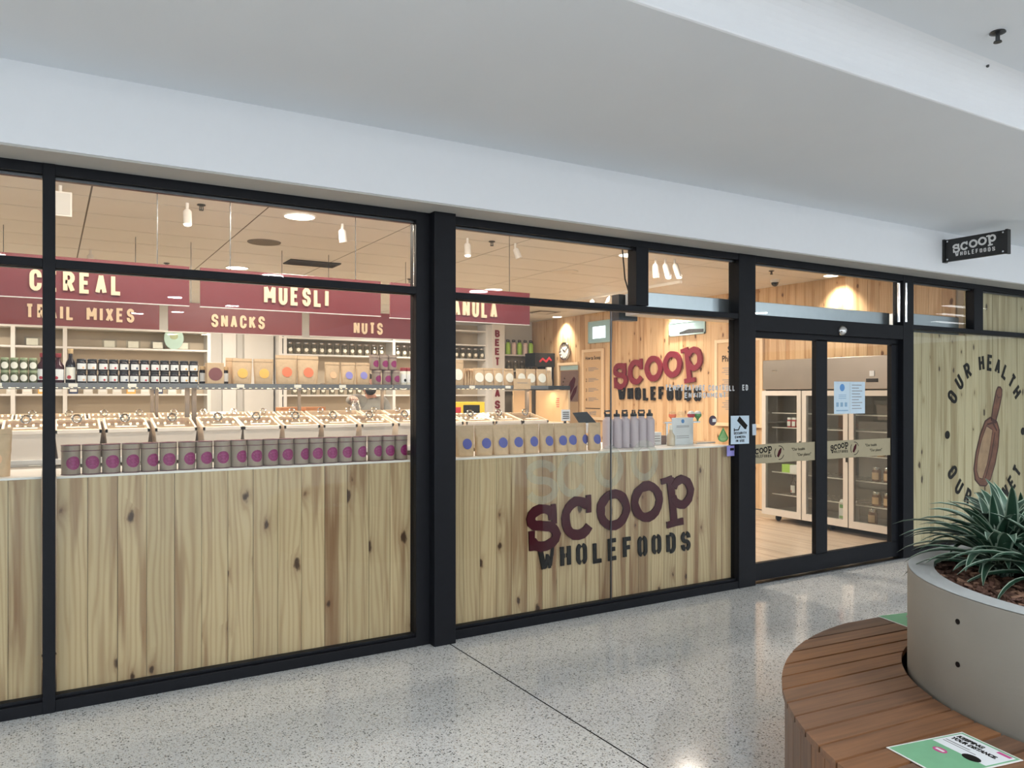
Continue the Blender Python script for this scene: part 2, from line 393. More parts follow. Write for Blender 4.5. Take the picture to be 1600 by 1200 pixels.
def dup(root, loc, rz=None, label=None, group=None, scale=None):
    r = root.copy(); COL.objects.link(r); r.location = loc
    if rz is not None: r.rotation_euler = (0, 0, rz)
    if label: r['label'] = label
    if group: r['group'] = group
    if scale: r.scale = scale
    for ch in list(root.children):
        c = ch.copy(); COL.objects.link(c); c.parent = r
        for g in list(ch.children):
            d = g.copy(); COL.objects.link(d); d.parent = c
    return r
ORD = ['first', 'second', 'third', 'fourth', 'fifth', 'sixth', 'seventh', 'eighth', 'ninth', 'tenth', 'eleventh', 'twelfth', 'thirteenth', 'fourteenth', 'fifteenth', 'sixteenth', 'seventeenth', 'eighteenth', 'nineteenth', 'twentieth', 'twenty-first', 'twenty-second']
def arc(cx, cy, rx, ry, a0, a1, n=7):
    return [(cx+rx*math.cos(R(a0+(a1-a0)*i/n)), cy+ry*math.sin(R(a0+(a1-a0)*i/n))) for i in range(n+1)]
def disc(cx, cz, r, n=20, rx=None): return [(cx+(rx or r)*math.cos(2*math.pi*i/n), cz+r*math.sin(2*math.pi*i/n)) for i in range(n)]
G = {  # condensed block capitals as stroke centre lines in a unit box
 'A': [[(0, 0), (.5, 1), (1, 0)], [(.2, .3), (.8, .3)]], 'B': [[(0, 0), (0, 1), (.5, 1)]+arc(.5, .76, .45, .24, 90, -90)+[(0, .52)], [(.5, .52)]+arc(.5, .26, .5, .26, 90, -90)+[(0, 0)]],
 'C': [[(1, .66)]+arc(.5, .75, .5, .25, 0, 180)+arc(.5, .25, .5, .25, 180, 360)+[(1, .34)]],
 'D': [[(0, 0), (0, 1), (.4, 1)]+arc(.45, .7, .55, .3, 90, 0)+arc(.45, .3, .55, .3, 0, -90)+[(0, 0)]],
 'E': [[(1, 1), (0, 1), (0, 0), (1, 0)], [(0, .52), (.85, .52)]], 'F': [[(1, 1), (0, 1), (0, 0)], [(0, .52), (.85, .52)]],
 'G': [[(1, .68)]+arc(.5, .75, .5, .25, 0, 180)+arc(.5, .25, .5, .25, 180, 360)+[(1, .45), (.55, .45)]],
 'H': [[(0, 0), (0, 1)], [(1, 0), (1, 1)], [(0, .52), (1, .52)]], 'I': [[(.5, 0), (.5, 1)]], 'K': [[(0, 0), (0, 1)], [(1, 1), (.05, .42)], [(.35, .6), (1, 0)]],
 'L': [[(0, 1), (0, 0), (1, 0)]], 'M': [[(0, 0), (0, 1), (.5, .3), (1, 1), (1, 0)]], 'N': [[(0, 0), (0, 1), (1, 0), (1, 1)]],
 'O': [arc(.5, .75, .5, .25, 0, 180)+arc(.5, .25, .5, .25, 180, 360)+[(1, .75)]], 'P': [[(0, 0), (0, 1), (.5, 1)]+arc(.5, .74, .5, .26, 90, -90)+[(0, .48)]],
 'R': [[(0, 0), (0, 1), (.5, 1)]+arc(.5, .75, .5, .25, 90, -90)+[(0, .5)], [(.5, .5), (1, 0)]],
 'S': [[(1, .70)]+arc(.5, .75, .5, .25, 0, 250)+arc(.5, .25, .5, .25, 70, -180)+[(0, .30)]], 'T': [[(0, 1), (1, 1)], [(.5, 1), (.5, 0)]],
 'U': [[(0, 1)]+arc(.5, .25, .5, .25, 180, 360)+[(1, 1)]], 'V': [[(0, 1), (.5, 0), (1, 1)]], 'W': [[(0, 1), (.25, 0), (.5, .75), (.75, 0), (1, 1)]],
 'X': [[(0, 0), (1, 1)], [(0, 1), (1, 0)]], 'Y': [[(0, 1), (.5, .45), (1, 1)], [(.5, .45), (.5, 0)]], 'Z': [[(0, 1), (1, 1), (0, 0), (1, 0)]],
 '.': [[(.3, 0), (.3, .02)]], 'o': [arc(.5, .74, .5, .26, 95, 265), arc(.5, .26, .5, .26, 95, 265)],
 # stencil cuts
 'sO': [[(.36, 1)]+arc(.5, .75, .5, .25, 110, 180)+arc(.5, .25, .5, .25, 180, 250), arc(.5, .25, .5, .25, 290, 360)+arc(.5, .75, .5, .25, 0, 70)],
 'sD': [[(0, 0), (0, 1)], [(.34, 1)]+arc(.45, .7, .55, .3, 90, 0)+arc(.45, .3, .55, .3, 0, -90)+[(.34, 0)]],
 'sS': [[(1, .70)]+arc(.5, .75, .5, .25, 0, 70), arc(.5, .75, .5, .25, 110, 250)+arc(.5, .25, .5, .25, 70, -70), arc(.5, .25, .5, .25, 250, 180)+[(0, .30)]],
 'sH': [[(0, 0), (0, 1)], [(1, 0), (1, 1)], [(0, .52), (.38, .52)], [(.62, .52), (1, .52)]],
 'sW': [[(0, 1), (.26, 0)], [(.17, 1), (.42, 0)], [(.47, .05), (.60, .70)], [(.64, .62), (.76, 0)], [(.80, .1), (1, 1)]],
}
def glyph(mb, ch, x, z, w, h, t, y0, y1, rot=0, jit=0, cx=None, cz=None):
    ww = w-t if ch not in '.' else w
    parts = []
    for st in G[ch]:            # sharp corners are split into separate strokes
        cur = [st[0]]
        for k in range(1, len(st)):
            cur.append(st[k])
            if k < len(st)-1:
                a = Vector((st[k][0]-st[k-1][0], st[k][1]-st[k-1][1])); b_ = Vector((st[k+1][0]-st[k][0], st[k+1][1]-st[k][1]))
                a.x *= ww; b_.x *= ww; a.y *= h-t; b_.y *= h-t
                if a.length > 1e-9 and b_.length > 1e-9 and a.normalized().dot(b_.normalized()) < -.2: parts.append(cur); cur = [st[k]]
        parts.append(cur)
    for si, st in enumerate(parts):
        pts = [(t/2+p[0]*ww, t/2+p[1]*(h-t)) for p in st]
        q = []
        for a, b in pts:
            a -= w/2; b -= h/2; c, s_ = math.cos(rot), math.sin(rot)
            q.append((x+w/2+a*c-b*s_, z+h/2+a*s_+b*c))
        cl = ch == 'O' and len(st) > 8
        if cl: q = q[:-1]
        mb.stroke(q, t, y0-.0003*si, y1, cl, jit)
def caps(mb, txt, x, z, h, y0, y1, wr=.5, gap=.16, tr=.17, total=None):
    n = 0
    for c in txt: n += .45*wr+gap if c == ' ' else (.2 if c in 'I.' else wr*(1.25 if c in 'MW' else 1))+gap
    k = total/((n-gap)*h) if total else 1
    for c in txt:
        if c == ' ': x += (.45*wr+gap)*h*k; continue
        ww = (.2 if c in 'I.' else wr*(1.25 if c in 'MW' else 1))*h*k
        glyph(mb, c, x, z, ww, h, tr*h, y0, y1); x += ww+gap*h*k
def text(name, s, size, m, parent, loc, rot=(90, 0, 0), align='LEFT', bold=0, sx=1, ext=.0006):
    c = bpy.data.curves.new(name, 'FONT'); c.body = s; c.size = size; c.align_x = align; c.offset = bold; c.extrude = ext; c.resolution_u = 3
    o = bpy.data.objects.new(name, c); COL.objects.link(o)
    dg = bpy.context.evaluated_depsgraph_get(); me = bpy.data.meshes.new_from_object(o.evaluated_get(dg))
    bpy.data.objects.remove(o); me.materials.clear(); me.materials.append(M[m]); me.name = name
    o = bpy.data.objects.new(name, me); COL.objects.link(o); o.parent = parent; o.location = loc
    o.rotation_euler = [R(a) for a in rot]; o.scale = (sx, 1, 1)
    return o

# ------------------------------------------------------------------ SETTING: mall
fl = struct('floor')
MB().box(-40, -40, -.06, 60, -.02, -.021).build('floor_bed', 'plasticblk', fl)
MB().box(-40, -40, -.02, 2.186, .10, 0).build('terrazzo_slab', 'terrazzo', fl)
MB().box(2.196, -40, -.02, 60, .10, 0).build('terrazzo_slab', 'terrazzo', fl)
MB().box(2.184, -40, -.02, 2.198, .10, -.0012).build('joint_strip', 'rubber', fl)
skind(MB().box(-6, -.24, 2.745, 24, -.10, 3.135).build('wall_front', 'paint'))
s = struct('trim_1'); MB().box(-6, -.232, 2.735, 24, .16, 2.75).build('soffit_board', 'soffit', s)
cl = struct('ceiling')
MB().box(-6, -2.118, 3.13, 24, -.10, 3.16).build('lower_ceiling_panel', 'ceil', cl)
prof = [(-2.118, 3.13), (-2.127, 3.133), (-2.13, 3.14)]+[(-2.13-.17*(1-math.cos(R(a))), 3.17+.16*math.sin(R(a))) for a in range(0, 91, 9)]
mb = MB()
for (y0, z0), (y1, z1) in zip(prof, prof[1:]): mb.add([(-6, y0, z0), (24, y0, z0), (24, y1, z1), (-6, y1, z1)], [(0, 1, 2, 3)])
mb.build('ceiling_cove', 'paint', cl, smooth=60)
MB().box(-6, -9.5, 3.33, 24, -2.29, 3.36).build('upper_ceiling_panel', 'ceil', cl)
def sprinkler(x, y, z, label, big=1):
    t = thing('fire_sprinkler', label, 'sprinkler', (x, y, z), 0, 'fire sprinklers')
    MB().lathe([(.034*big, 0), (.036*big, -.006), (.02*big, -.012)], 14).build('escutcheon', 'bead', t, 30)
    b = MB(); b.tube([(-.012*big, 0, -.01), (-.014*big, 0, -.045*big)], .004*big, 6); b.tube([(.012*big, 0, -.01), (.014*big, 0, -.045*big)], .004*big, 6); b.tube([(0, 0, -.01), (0, 0, -.045*big)], .004*big, 6)
    b.build('yoke', 'bead', t, 30); MB().lathe([(.017*big, -.044*big), (.019*big, -.05*big)], 12).build('deflector', 'bead', t)
sprinkler(3.921, -2.485, 3.33, 'dark fire sprinkler on the raised mall ceiling at upper right')
t = thing('ceiling_sensor', 'tiny dark ceiling pin below the mall sprinkler', 'sensor', (4.261, -2.26, 3.33))
MB().lathe([(.008, 0), (.008, -.012), (.004, -.016)], 8).build('pin', 'bead', t)
for i, (x, y) in enumerate([(15.6, -4.05), (17.05, -5.0), (18.7, -6.1), (20.3, -7.1)]):
    t = thing('ceiling_troffer', '%s slim light troffer far along the mall ceiling, mirrored in glass' % ORD[i], 'ceiling light', (x, y, 3.33), 0, 'mall troffers')
    MB().box(-.7, -.12, -.03, .7, .12, 0).build('housing', 'plasticwht', t); MB().box(-.66, -.1, -.033, .66, .1, -.028).build('diffuser', 'troffer', t)

MB().box(-2.5, -22, 3.33, 6.5, -9.5, 3.36).build('far_ceiling_panel', 'ceil', cl)
M['lamp_far'] = emit('bright downlight lens', 'F4F8FF', 650); M['lamp_far_warm'] = emit('warm downlight lens', 'FFD9A0', 1200)
for i, (x, y, m_) in enumerate(((3.1, -11.4, 0), (2.35, -13.2, 0), (1.65, -14.0, 0), (1.95, -10.5, 0), (3.1, -20.0, 1), (3.95, -19.6, 1))):
    t = thing('mall_downlight', '%s far mall downlight mirrored in the left shop windows' % ORD[i], 'downlight', (x, y, 3.33), 0, 'far mall downlights')
    MB().lathe([(.15, -.012), (.155, 0)], 20).build('trim_ring', 'plasticwht', t); MB().lathe([(.12, -.016), (.12, -.011)], 20).build('diffuser', ('lamp_far', 'lamp_far_warm')[m_], t)
for i, q in enumerate(MALL_DOWN):
    t = thing('mall_downlight', 'round mall ceiling downlight, %s of the row behind the viewer' % ORD[i], 'downlight', (q[0], q[1], 3.33), 0, 'mall downlights')
    MB().lathe([(.17, -.012), (.175, 0)], 24).build('trim_ring', 'plasticwht', t); MB().lathe([(.15, -.016), (.15, -.011)], 24).build('diffuser', 'lamp', t)
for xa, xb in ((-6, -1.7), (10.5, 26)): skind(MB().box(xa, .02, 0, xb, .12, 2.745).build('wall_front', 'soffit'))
M['addedwall'] = mat('added mall wall', (.30, .29, .27), .7, var=.05, vs=1)
o = skind(MB().box(26, -20, 0, 26.2, .1, 3.33).build('wall_added', 'addedwall'))  # unseen wall, added to darken what the right-hand glass reflects

# ------------------------------------------------------------------ SETTING: shop shell
fs = struct('floor'); MB().box(-4, .1, -.06, 8.6, 8.9, -.012).build('floor_bed', 'shelfback', fs)
for i in range(20):
    x = 4.9+i*.15; o = MB().box(-.073, 0, -.01, .073, 0.012, 5.2).build('plank', 'oak', fs); o.location = (x+.075, .10, 0); o.rotation_euler = (R(-90), 0, 0)
wr = struct('wall_right', (8.4, 0, 0))
MB().box(.02, .16, 0, .08, 9, 3.1).build('backing_board', 'shelfback', wr)
pm = None
for i in range(57):
    y = 8.80-.15*(i+1)
    if pm is None:
        o = MB().box(-.0735, 0, 0, .0735, .02, 3.04).build('plank', 'pine_wall', wr); pm = o.data
    else:
        o = bpy.data.objects.new('plank', pm); COL.objects.link(o); o.parent = wr
    o.location = (random.uniform(0, .0015), y+.075, 0); o.rotation_euler = (0, 0, R(-90))
skind(MB().box(-4, 8.8, 0, 8.5, 8.9, 3.1).build('wall_back', 'shopwall'))
skind(MB().box(-4.1, .1, 0, -4, 8.9, 3.1).build('wall_left', 'shopwall'))
cs = struct('ceiling'); MB().box(-4.1, .12, 3.0335, 8.5, 8.9, 3.08).build('ceiling_grid', 'grid', cs)
pm = None
for i in range(-4, 7):
    for j in range(15):
        x0, x1 = .26+1.2*i, 1.46+1.2*i; y0, y1 = .16+.6*j-.01, .16+.6*j+.59
        if x1 > 8.41: x1 = 8.41
        if x0 > 8.3 or y0 > 8.7: continue
        if x1-x0 > 1.19 and pm: o = bpy.data.objects.new('ceiling_tile', pm); COL.objects.link(o); o.parent = cs
        else:
            o = MB().box(.006, .007, 0, x1-x0-.006, .593, .0025).build('ceiling_tile', 'tile', cs)
            if x1-x0 > 1.19: pm = o.data
        o.location = (x0, y0, 3.03)
# ------------------------------------------------------------------ SETTING: shopfront
def bx(n, m, p, *a, bevel=.003): return MB().box(*a).build(n, m, p, bevel=bevel)
def bay(name, x0, x1, lo=0, pane_lo=True, hd=True):
    s = struct(name)
    bx('head', 'black', s, x0, 0, 2.682, x1, .10, 2.75); bx('glazing_bead', 'bead', s, x0, .035, 2.665, x1, .07, 2.682)
    bx('transom', 'black', s, x0, 0, 2.218, x1, .10, 2.262); bx('glazing_bead', 'bead', s, x0, .035, 2.212, x1, .06, 2.218)
    if pane_lo:
        bx('sill', 'black', s, x0, 0, 0, x1, .10, .06); bx('glazing_bead', 'black', s, x0, .025, .06, x1, .075, .078)
        MB().box(x0, .045, .06, x1, .053, 2.21).build('glass_pane', 'pane', s)
    MB().box(x0, .045, 2.25, x1, .053, 2.69).build('glass_pane', 'pane', s)
    return s
w1 = bay('window_1', -1.6, -.024); bx('mullion', 'black', w1, -1.7, 0, 0, -1.6, .1, 2.75)
w2 = bay('window_2', .028, 1.985); bx('mullion', 'black', w2, -.026, -.004, 0, .03, .104, 2.75)
bx('jamb', 'black', w2, 1.985, .005, 0, 2.08, .10, 2.75)
for x in (1.985, 2.035): MB().tube([(x+.01, .045, 2.27), (x+.01, .045, 2.66)], .012, 10).build('glazing_bead', 'chrome', w2, 40)
s = struct('trim_2'); bx('column_casing', 'black', s, 2.078, -.065, 0, 2.229, .12, 2.745, bevel=.004)
s = struct('window_3')
bx('head', 'black', s, 2.229, 0, 2.682, 4.835, .10, 2.75); bx('glazing_bead', 'bead', s, 2.229, .035, 2.665, 4.835, .07, 2.682)
bx('transom', 'black', s, 2.229, 0, 2.202, 4.835, .10, 2.246); bx('glazing_bead', 'bead', s, 2.229, .035, 2.196, 4.835, .06, 2.202)
bx('sill', 'black', s, 2.229, 0, 0, 4.835, .10, .06); bx('glazing_bead', 'black', s, 2.229, .025, .06, 4.835, .075, .078)
MB().box(2.229, .045, .06, 3.556, .053, 2.21).build('glass_pane', 'pane', s); MB().box(3.564, .045, .06, 4.835, .053, 2.21).build('glass_pane', 'pane', s)
MB().box(3.556, .044, .06, 3.564, .054, 2.2).build('silicone_joint', 'bead', s)
MB().box(2.229, .045, 2.25, 4.835, .053, 2.69).build('glass_pane', 'pane', s)
bx('mullion', 'black', s, 3.76, -.003, 2.25, 3.878, .10, 2.69)
d = struct('door_1')
bx('jamb', 'black', d, 4.835, -.005, 0, 5.03, .11, 2.75); bx('jamb', 'black', d, 7.07, -.002, 0, 7.237, .11, 2.75)
bx('head', 'black', d, 5.03, 0, 2.678, 7.07, .10, 2.75); bx('glazing_bead', 'bead', d, 5.03, .035, 2.664, 7.07, .07, 2.678)
bx('transom', 'black', d, 5.03, 0, 2.112, 7.07, .12, 2.245)
MB().box(5.03, .045, 2.24, 7.07, .053, 2.69).build('glass_pane', 'pane', d)
for x in (7.045, 7.10): MB().tube([(x, .03 if x < 7.07 else -.006, 2.28), (x, .03 if x < 7.07 else -.006, 2.655)], .014, 10).build('glazing_bead', 'chrome', d, 40)
for x0, x1, yy in ((5.03, 5.95, .045), (5.95, 7.07, .05)):
    lf = MB()
    lf.box(x0, yy, .02, x1, yy+.045, .165); lf.box(x0, yy, 2.06, x1, yy+.045, 2.115)
    if x0 < 5.5: lf.box(5.03, yy, .16, 5.045, yy+.045, 2.07); lf.box(5.853, yy, .16, 5.95, yy+.045, 2.07)
    else: lf.box(5.95, yy, .16, 6.012, yy+.045, 2.07); lf.box(6.96, yy, .16, 7.07, yy+.045, 2.07)
    o = lf.build('door_leaf', 'black', d)
    MB().box(x0+.02, yy+.018, .16, x1-.03, yy+.026, 2.07).build('glass_pane', 'pane', o)
bx('threshold', 'bead', d, 5.03, 0, 0, 7.07, .1, .008)
b = MB(); b.ell((6.14, -.004, 2.158), .052, .045, .045); b.build('motion_sensor', 'chrome', d, 40)
bx('lock_plate', 'alu', d, 4.985, -.012, 1.245, 5.03, -.004, 1.34)
w4 = bay('window_4', 7.237, 10.4)
bx('mullion', 'black', w4, 8.30, -.002, 2.25, 8.47, .10, 2.69); bx('mullion', 'black', w4, 10.4, 0, 0, 10.5, .1, 2.75)
# aluminium door operator box behind the transom glass
t = thing('door_operator', 'long brushed aluminium door operator casing behind transom glass', 'door operator', (0, 0, 0))
bx('casing', 'alu', t, 3.90, .13, 2.20, 7.02, .30, 2.375); bx('end_cap', 'bead', t, 7.02, .13, 2.2, 7.05, .3, 2.375)
bx('casing', 'alu', t, 7.26, .13, 2.20, 8.25, .30, 2.392)
t = thing('hanging_screen_box', 'black box hung by a cable behind the small transom mullion', 'display box', (0, 0, 0))
bx('case', 'plasticblk', t, 3.86, .33, 2.17, 4.05, .42, 2.375)
MB().tube([(3.98, .34, 2.37), (3.93, .34, 2.5), (3.905, .34, 2.72), (3.90, .34, 3.03)], .006, 6).build('cable', 'plasticblk', t, 40)

# ------------------------------------------------------------------ counters behind the glass
def counter(label, x0, x1, bw, ztop):
    t = thing('window_counter', label, 'counter', (x0, .085, 0))
    n = max(1, round((x1-x0)/bw)); bw = (x1-x0)/n; me = None
    for i in range(n):
        o = MB().box(-bw/2+.0012, 0, .02, bw/2-.0012, .018, ztop-.012).build('plank', 'pine_front', t) if me is None else bpy.data.objects.new('plank', me)
        if me is None: me = o.data
        else: COL.objects.link(o); o.parent = t
        o.location = (bw*(i+.5), random.uniform(0, .0012), 0)
    bx('countertop', 'counter', t, 0, .002, ztop-.012, x1-x0, .50, ztop, bevel=.002)
    bx('carcass', 'shelfback', t, .01, .02, 0, x1-x0-.01, .48, ztop-.013)
    return t
counter('pine board window counter at far left, left of the slim black mullion', -1.6, -.03, .14, 1.172)
counter('pine board window counter in the middle bay under the row of tins', .035, 1.98, .139, 1.168)
counter('pine board window counter carrying the red logo under the bags', 2.235, 4.85, .125, 1.164)
t = thing('display_hoarding', 'tall pine board display hoarding with round black lettering right of door', 'hoarding', (7.24, .085, 0))
me = None
for i in range(24):
    o = MB().box(-.064, 0, .02, .064, .018, 2.72).build('plank', 'pine_side', t) if me is None else bpy.data.objects.new('plank', me)
    if me is None: me = o.data
    else: COL.objects.link(o); o.parent = t
    o.location = (.131*(i+.5), random.uniform(0, .0012), 0)
bx('backing', 'shelfback', t, 1.12, .02, .02, 3.14, .06, 2.72); bx('backing', 'shelfback', t, 0, .02, .02, 1.12, .06, 2.2)
for o in list(t.children):
    if o.name.startswith('plank') and o.location.x < 1.1:
        if o.data is me: o.data = me.copy()
        for v in o.data.vertices:
            if v.co.z > 2: v.co.z = 2.20
# round lettering on it
gr = thing('wall_graphic', 'round OUR HEALTH OUR PLANET lettering with wooden scoop drawing on pine hoarding', 'graphic', (8.70, .083, 1.165))
def ring_letter(ch, ang, rad, flip):
    a = R(ang); cx, cz = rad*math.cos(a), rad*math.sin(a); b = MB()
    glyph(b, ch, cx-.05, cz-.088, .10, .176, .034, -.003, 0, rot=(a-math.pi/2) if not flip else (a+math.pi/2))
    b.build('letter', 'ink', gr)
for ch, an in zip('OURHEALTH', (149, 134, 119, 98, 85.5, 73, 60.5, 48, 35.5)): ring_letter(ch, an, .76, False)
for ch, an in zip('OURPLANET', (211, 226, 241, 262, 274.5, 287, 299.5, 312, 324.5)): ring_letter(ch, an, .76, True)
for sx in (-.745, .745): MB().prism(disc(sx, 0, .042), -.003, 0).build('bullet', 'ink', gr)
M['scoopfill'] = mat('scoop drawing fill', (.22, .085, .05), .6, var=.5, vs=9)
M['scoopdark'] = mat('scoop drawing line', (.06, .014, .012), .6)
M['scooplite'] = mat('scoop drawing light', (.42, .26, .15), .6, var=.3, vs=12)
def rotpts(pts, a, ox, oz): return [(ox+x*math.cos(a)-z*math.sin(a), oz+x*math.sin(a)+z*math.cos(a)) for x, z in pts]
RA = R(-21)
body = [(-.15, .22), (-.19, .05), (-.20, -.15), (-.175, -.33), (-.11, -.43), (0, -.46), (.11, -.43), (.175, -.33), (.20, -.15), (.19, .05), (.15, .22), (.07, .29), (-.07, .29)]
hand = [(-.045, .27), (-.06, .44), (-.06, .60), (-.04, .655), (0, .67), (.04, .655), (.06, .60), (.06, .44), (.045, .27)]
B0 = rotpts(body, RA, .03, -.13); H0 = rotpts(hand, RA, .03, -.13)
MB().prism(B0, -.001, 0).build('scoop_bowl', 'scoopfill', gr); MB().prism(H0, -.0012, 0).build('scoop_handle', 'scoopfill', gr)
inn = rotpts([(-.11, .18), (-.15, 0), (-.15, -.2), (-.12, -.33), (-.05, -.39), (.02, -.38), (.05, -.2), (.04, 0), (.02, .18)], RA, .03, -.13)
MB().prism(inn, -.0016, 0).build('scoop_hollow', 'scooplite', gr)
b = MB(); b.stroke(B0, .017, -.002, 0, True, .25); b.stroke(H0, .015, -.002, 0, True, .25); b.stroke(inn, .008, -.0022, 0, True, .3)
b.stroke(rotpts([(-.1, .2), (0, .255), (.1, .2)], RA, .03, -.13), .02, -.0022, 0); b.stroke(rotpts([(-.04, .57), (0, .545), (.04, .57)], RA, .03, -.13), .01, -.0022, 0)
b.stroke(rotpts([(.075, .17), (.1, -.1), (.07, -.36)], RA, .03, -.13), .012, -.0022, 0)
b.build('scoop_outline', 'scoopdark', gr)

# ------------------------------------------------------------------ the slab-serif logo
def logo(root, x, z, k, y0, y1, m1, m2, lod=1, name='letter'):
    # measured letter boxes of the big counter logo, in metres, scaled by k
    X0, Z0 = 2.851, .343
    def put(ch, bx0, bz0, bx1, bz1, rot, t):
        b = MB(); wd, hg = bx1-bx0, bz1-bz0; cnt = [0]
        cx, cz = x+(bx0+wd/2-X0)*k, z+(bz0+hg/2-Z0)*k
        def S(pts, th, closed=False):
            n = []
            for i in range(len(pts)-(0 if closed else 1)):
                a, c = pts[i], pts[(i+1) % len(pts)]; n.append(a)
                if lod and abs(a[0]-c[0])+abs(a[1]-c[1]) > .3: n.append(((a[0]+c[0])/2, (a[1]+c[1])/2))
            if not closed: n.append(pts[-1])
            q = [(cx+((p[0]-.5)*wd*math.cos(rot)-(p[1]-.5)*hg*math.sin(rot))*k, cz+((p[0]-.5)*wd*math.sin(rot)+(p[1]-.5)*hg*math.cos(rot))*k) for p in n]
            cnt[0] += 1; b.stroke(q, th*k, y0-.0007*k*cnt[0], y1, closed, .13 if lod else 0)
        if ch == 'S':
            S([(.80, .62)]+arc(.47, .72, .34, .19, 15, 255, 9)+arc(.5, .28, .38, .235, 80, -165, 9), t)
            S([(.86, .97), (.85, .52)], t*.62); S([(.10, .02), (.13, .46)], t*.66)
        elif ch == 'C':
            S(arc(.5, .48, .38, .40, 38, 325, 15), t); S([(.86, .98), (.84, .56)], t*.62)
        elif ch == 'O': S(arc(.5, .5, .39, .40, 0, 350, 18), t, True)
        elif ch == 'P':
            S([(.30, .98), (.36, .05)], t*1.05); S([(.04, .93), (.36, .965)], t*.72); S([(.14, .055), (.62, .075)], t*.8)
            S(arc(.62, .66, .27, .26, 150, -165, 15), t)
        b.build(name, m1, root)
    for q in (('S', 2.851, .50, 3.119, .81), ('C', 3.135, .545, 3.43, .85), ('O', 3.452, .58, 3.762, .875), ('O', 3.775, .615, 4.088, .915)):
        put(*q, R(5), .068)
    put('P', 4.07, .555, 4.42, .945, R(4), .066)
    for q in (('sW', 2.94, .350, 3.075, .512), ('sH', 3.13, .349, 3.219, .513), ('sO', 3.27, .35, 3.362, .51), ('L', 3.419, .348, 3.507, .509), ('E', 3.557, .352, 3.644, .515), ('F', 3.699, .351, 3.785, .513), ('sO', 3.841, .347, 3.93, .509), ('sO', 3.981, .35, 4.071, .509), ('sD', 4.13, .344, 4.22, .506), ('sS', 4.282, .343, 4.375, .503)):
        b = MB(); glyph(b, q[0], x+(q[1]-X0)*k, z+(q[2]-Z0)*k, (q[3]-q[1])*k, (q[4]-q[2])*k, (.019 if q[0] == 'sW' else .030)*k, y0, y1, R(1.5))
        b.build(name, m2, root)
t = thing('logo_sign', 'large maroon and black SCOOP WHOLEFOODS lettering on the pine counter', 'logo sign', (0, .083, 0))
logo(t, 2.851, .343, 1, -.012, 0, 'maroon', 'ink')
# reflected SCOO letters, painted as thin see-through shapes higher on the same boards
M['painted_reflection'] = mat('pale painted reflection', (.72, .74, .58), .5, var=.2)
nt = M['painted_reflection'].node_tree; nt.nodes['Principled BSDF'].inputs['Alpha'].default_value = .15
t = thing('reflected_lettering', 'pale painted reflection of SCOO lettering on counter boards above the red logo', 'painted reflection', (0, .0815, 0))
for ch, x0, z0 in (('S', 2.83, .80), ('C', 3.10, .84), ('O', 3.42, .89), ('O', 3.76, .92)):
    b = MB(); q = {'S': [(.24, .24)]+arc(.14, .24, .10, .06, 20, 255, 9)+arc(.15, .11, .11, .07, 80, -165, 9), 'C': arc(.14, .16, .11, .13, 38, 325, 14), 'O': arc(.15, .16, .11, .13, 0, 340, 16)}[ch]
    b.stroke([(x0+p[0], z0+p[1]) for p in q], .055, -.0006, 0, ch == 'O'); b.build('letter', 'painted_reflection', t)
# logo on the timber wall
t = thing('wall_logo_sign', 'crimson and black SCOOP WHOLEFOODS letters on the interior timber wall', 'logo sign', (8.385, 6.11, 1.47), R(-90))
logo(t, 0, 0, 1.36, -.03, 0, 'crimson', 'ink')
# hanging blade sign
t = thing('blade_sign', 'small black SCOOP WHOLEFOODS sign projecting from white bulkhead', 'sign', (7.32, -.25, 2.945), R(-90))
bx('board', 'plasticblk', t, 0, 0, -.105, .565, .035, .105, bevel=.004); bx('end_plate', 'plasticblk', t, -.012, -.012, -.11, .012, .05, .11)
bx('end_plate', 'plasticblk', t, .553, -.008, -.11, .575, .05, .11)
logo(t, .085, -.068, .25, -.003, 0, 'white', 'white', 0)
for x, z in ((.035, .085), (.035, -.085), (.535, .085), (.535, -.085)): MB().prism(disc(x, z, .008, 10), -.004, 0).build('screw', 'chrome', t)

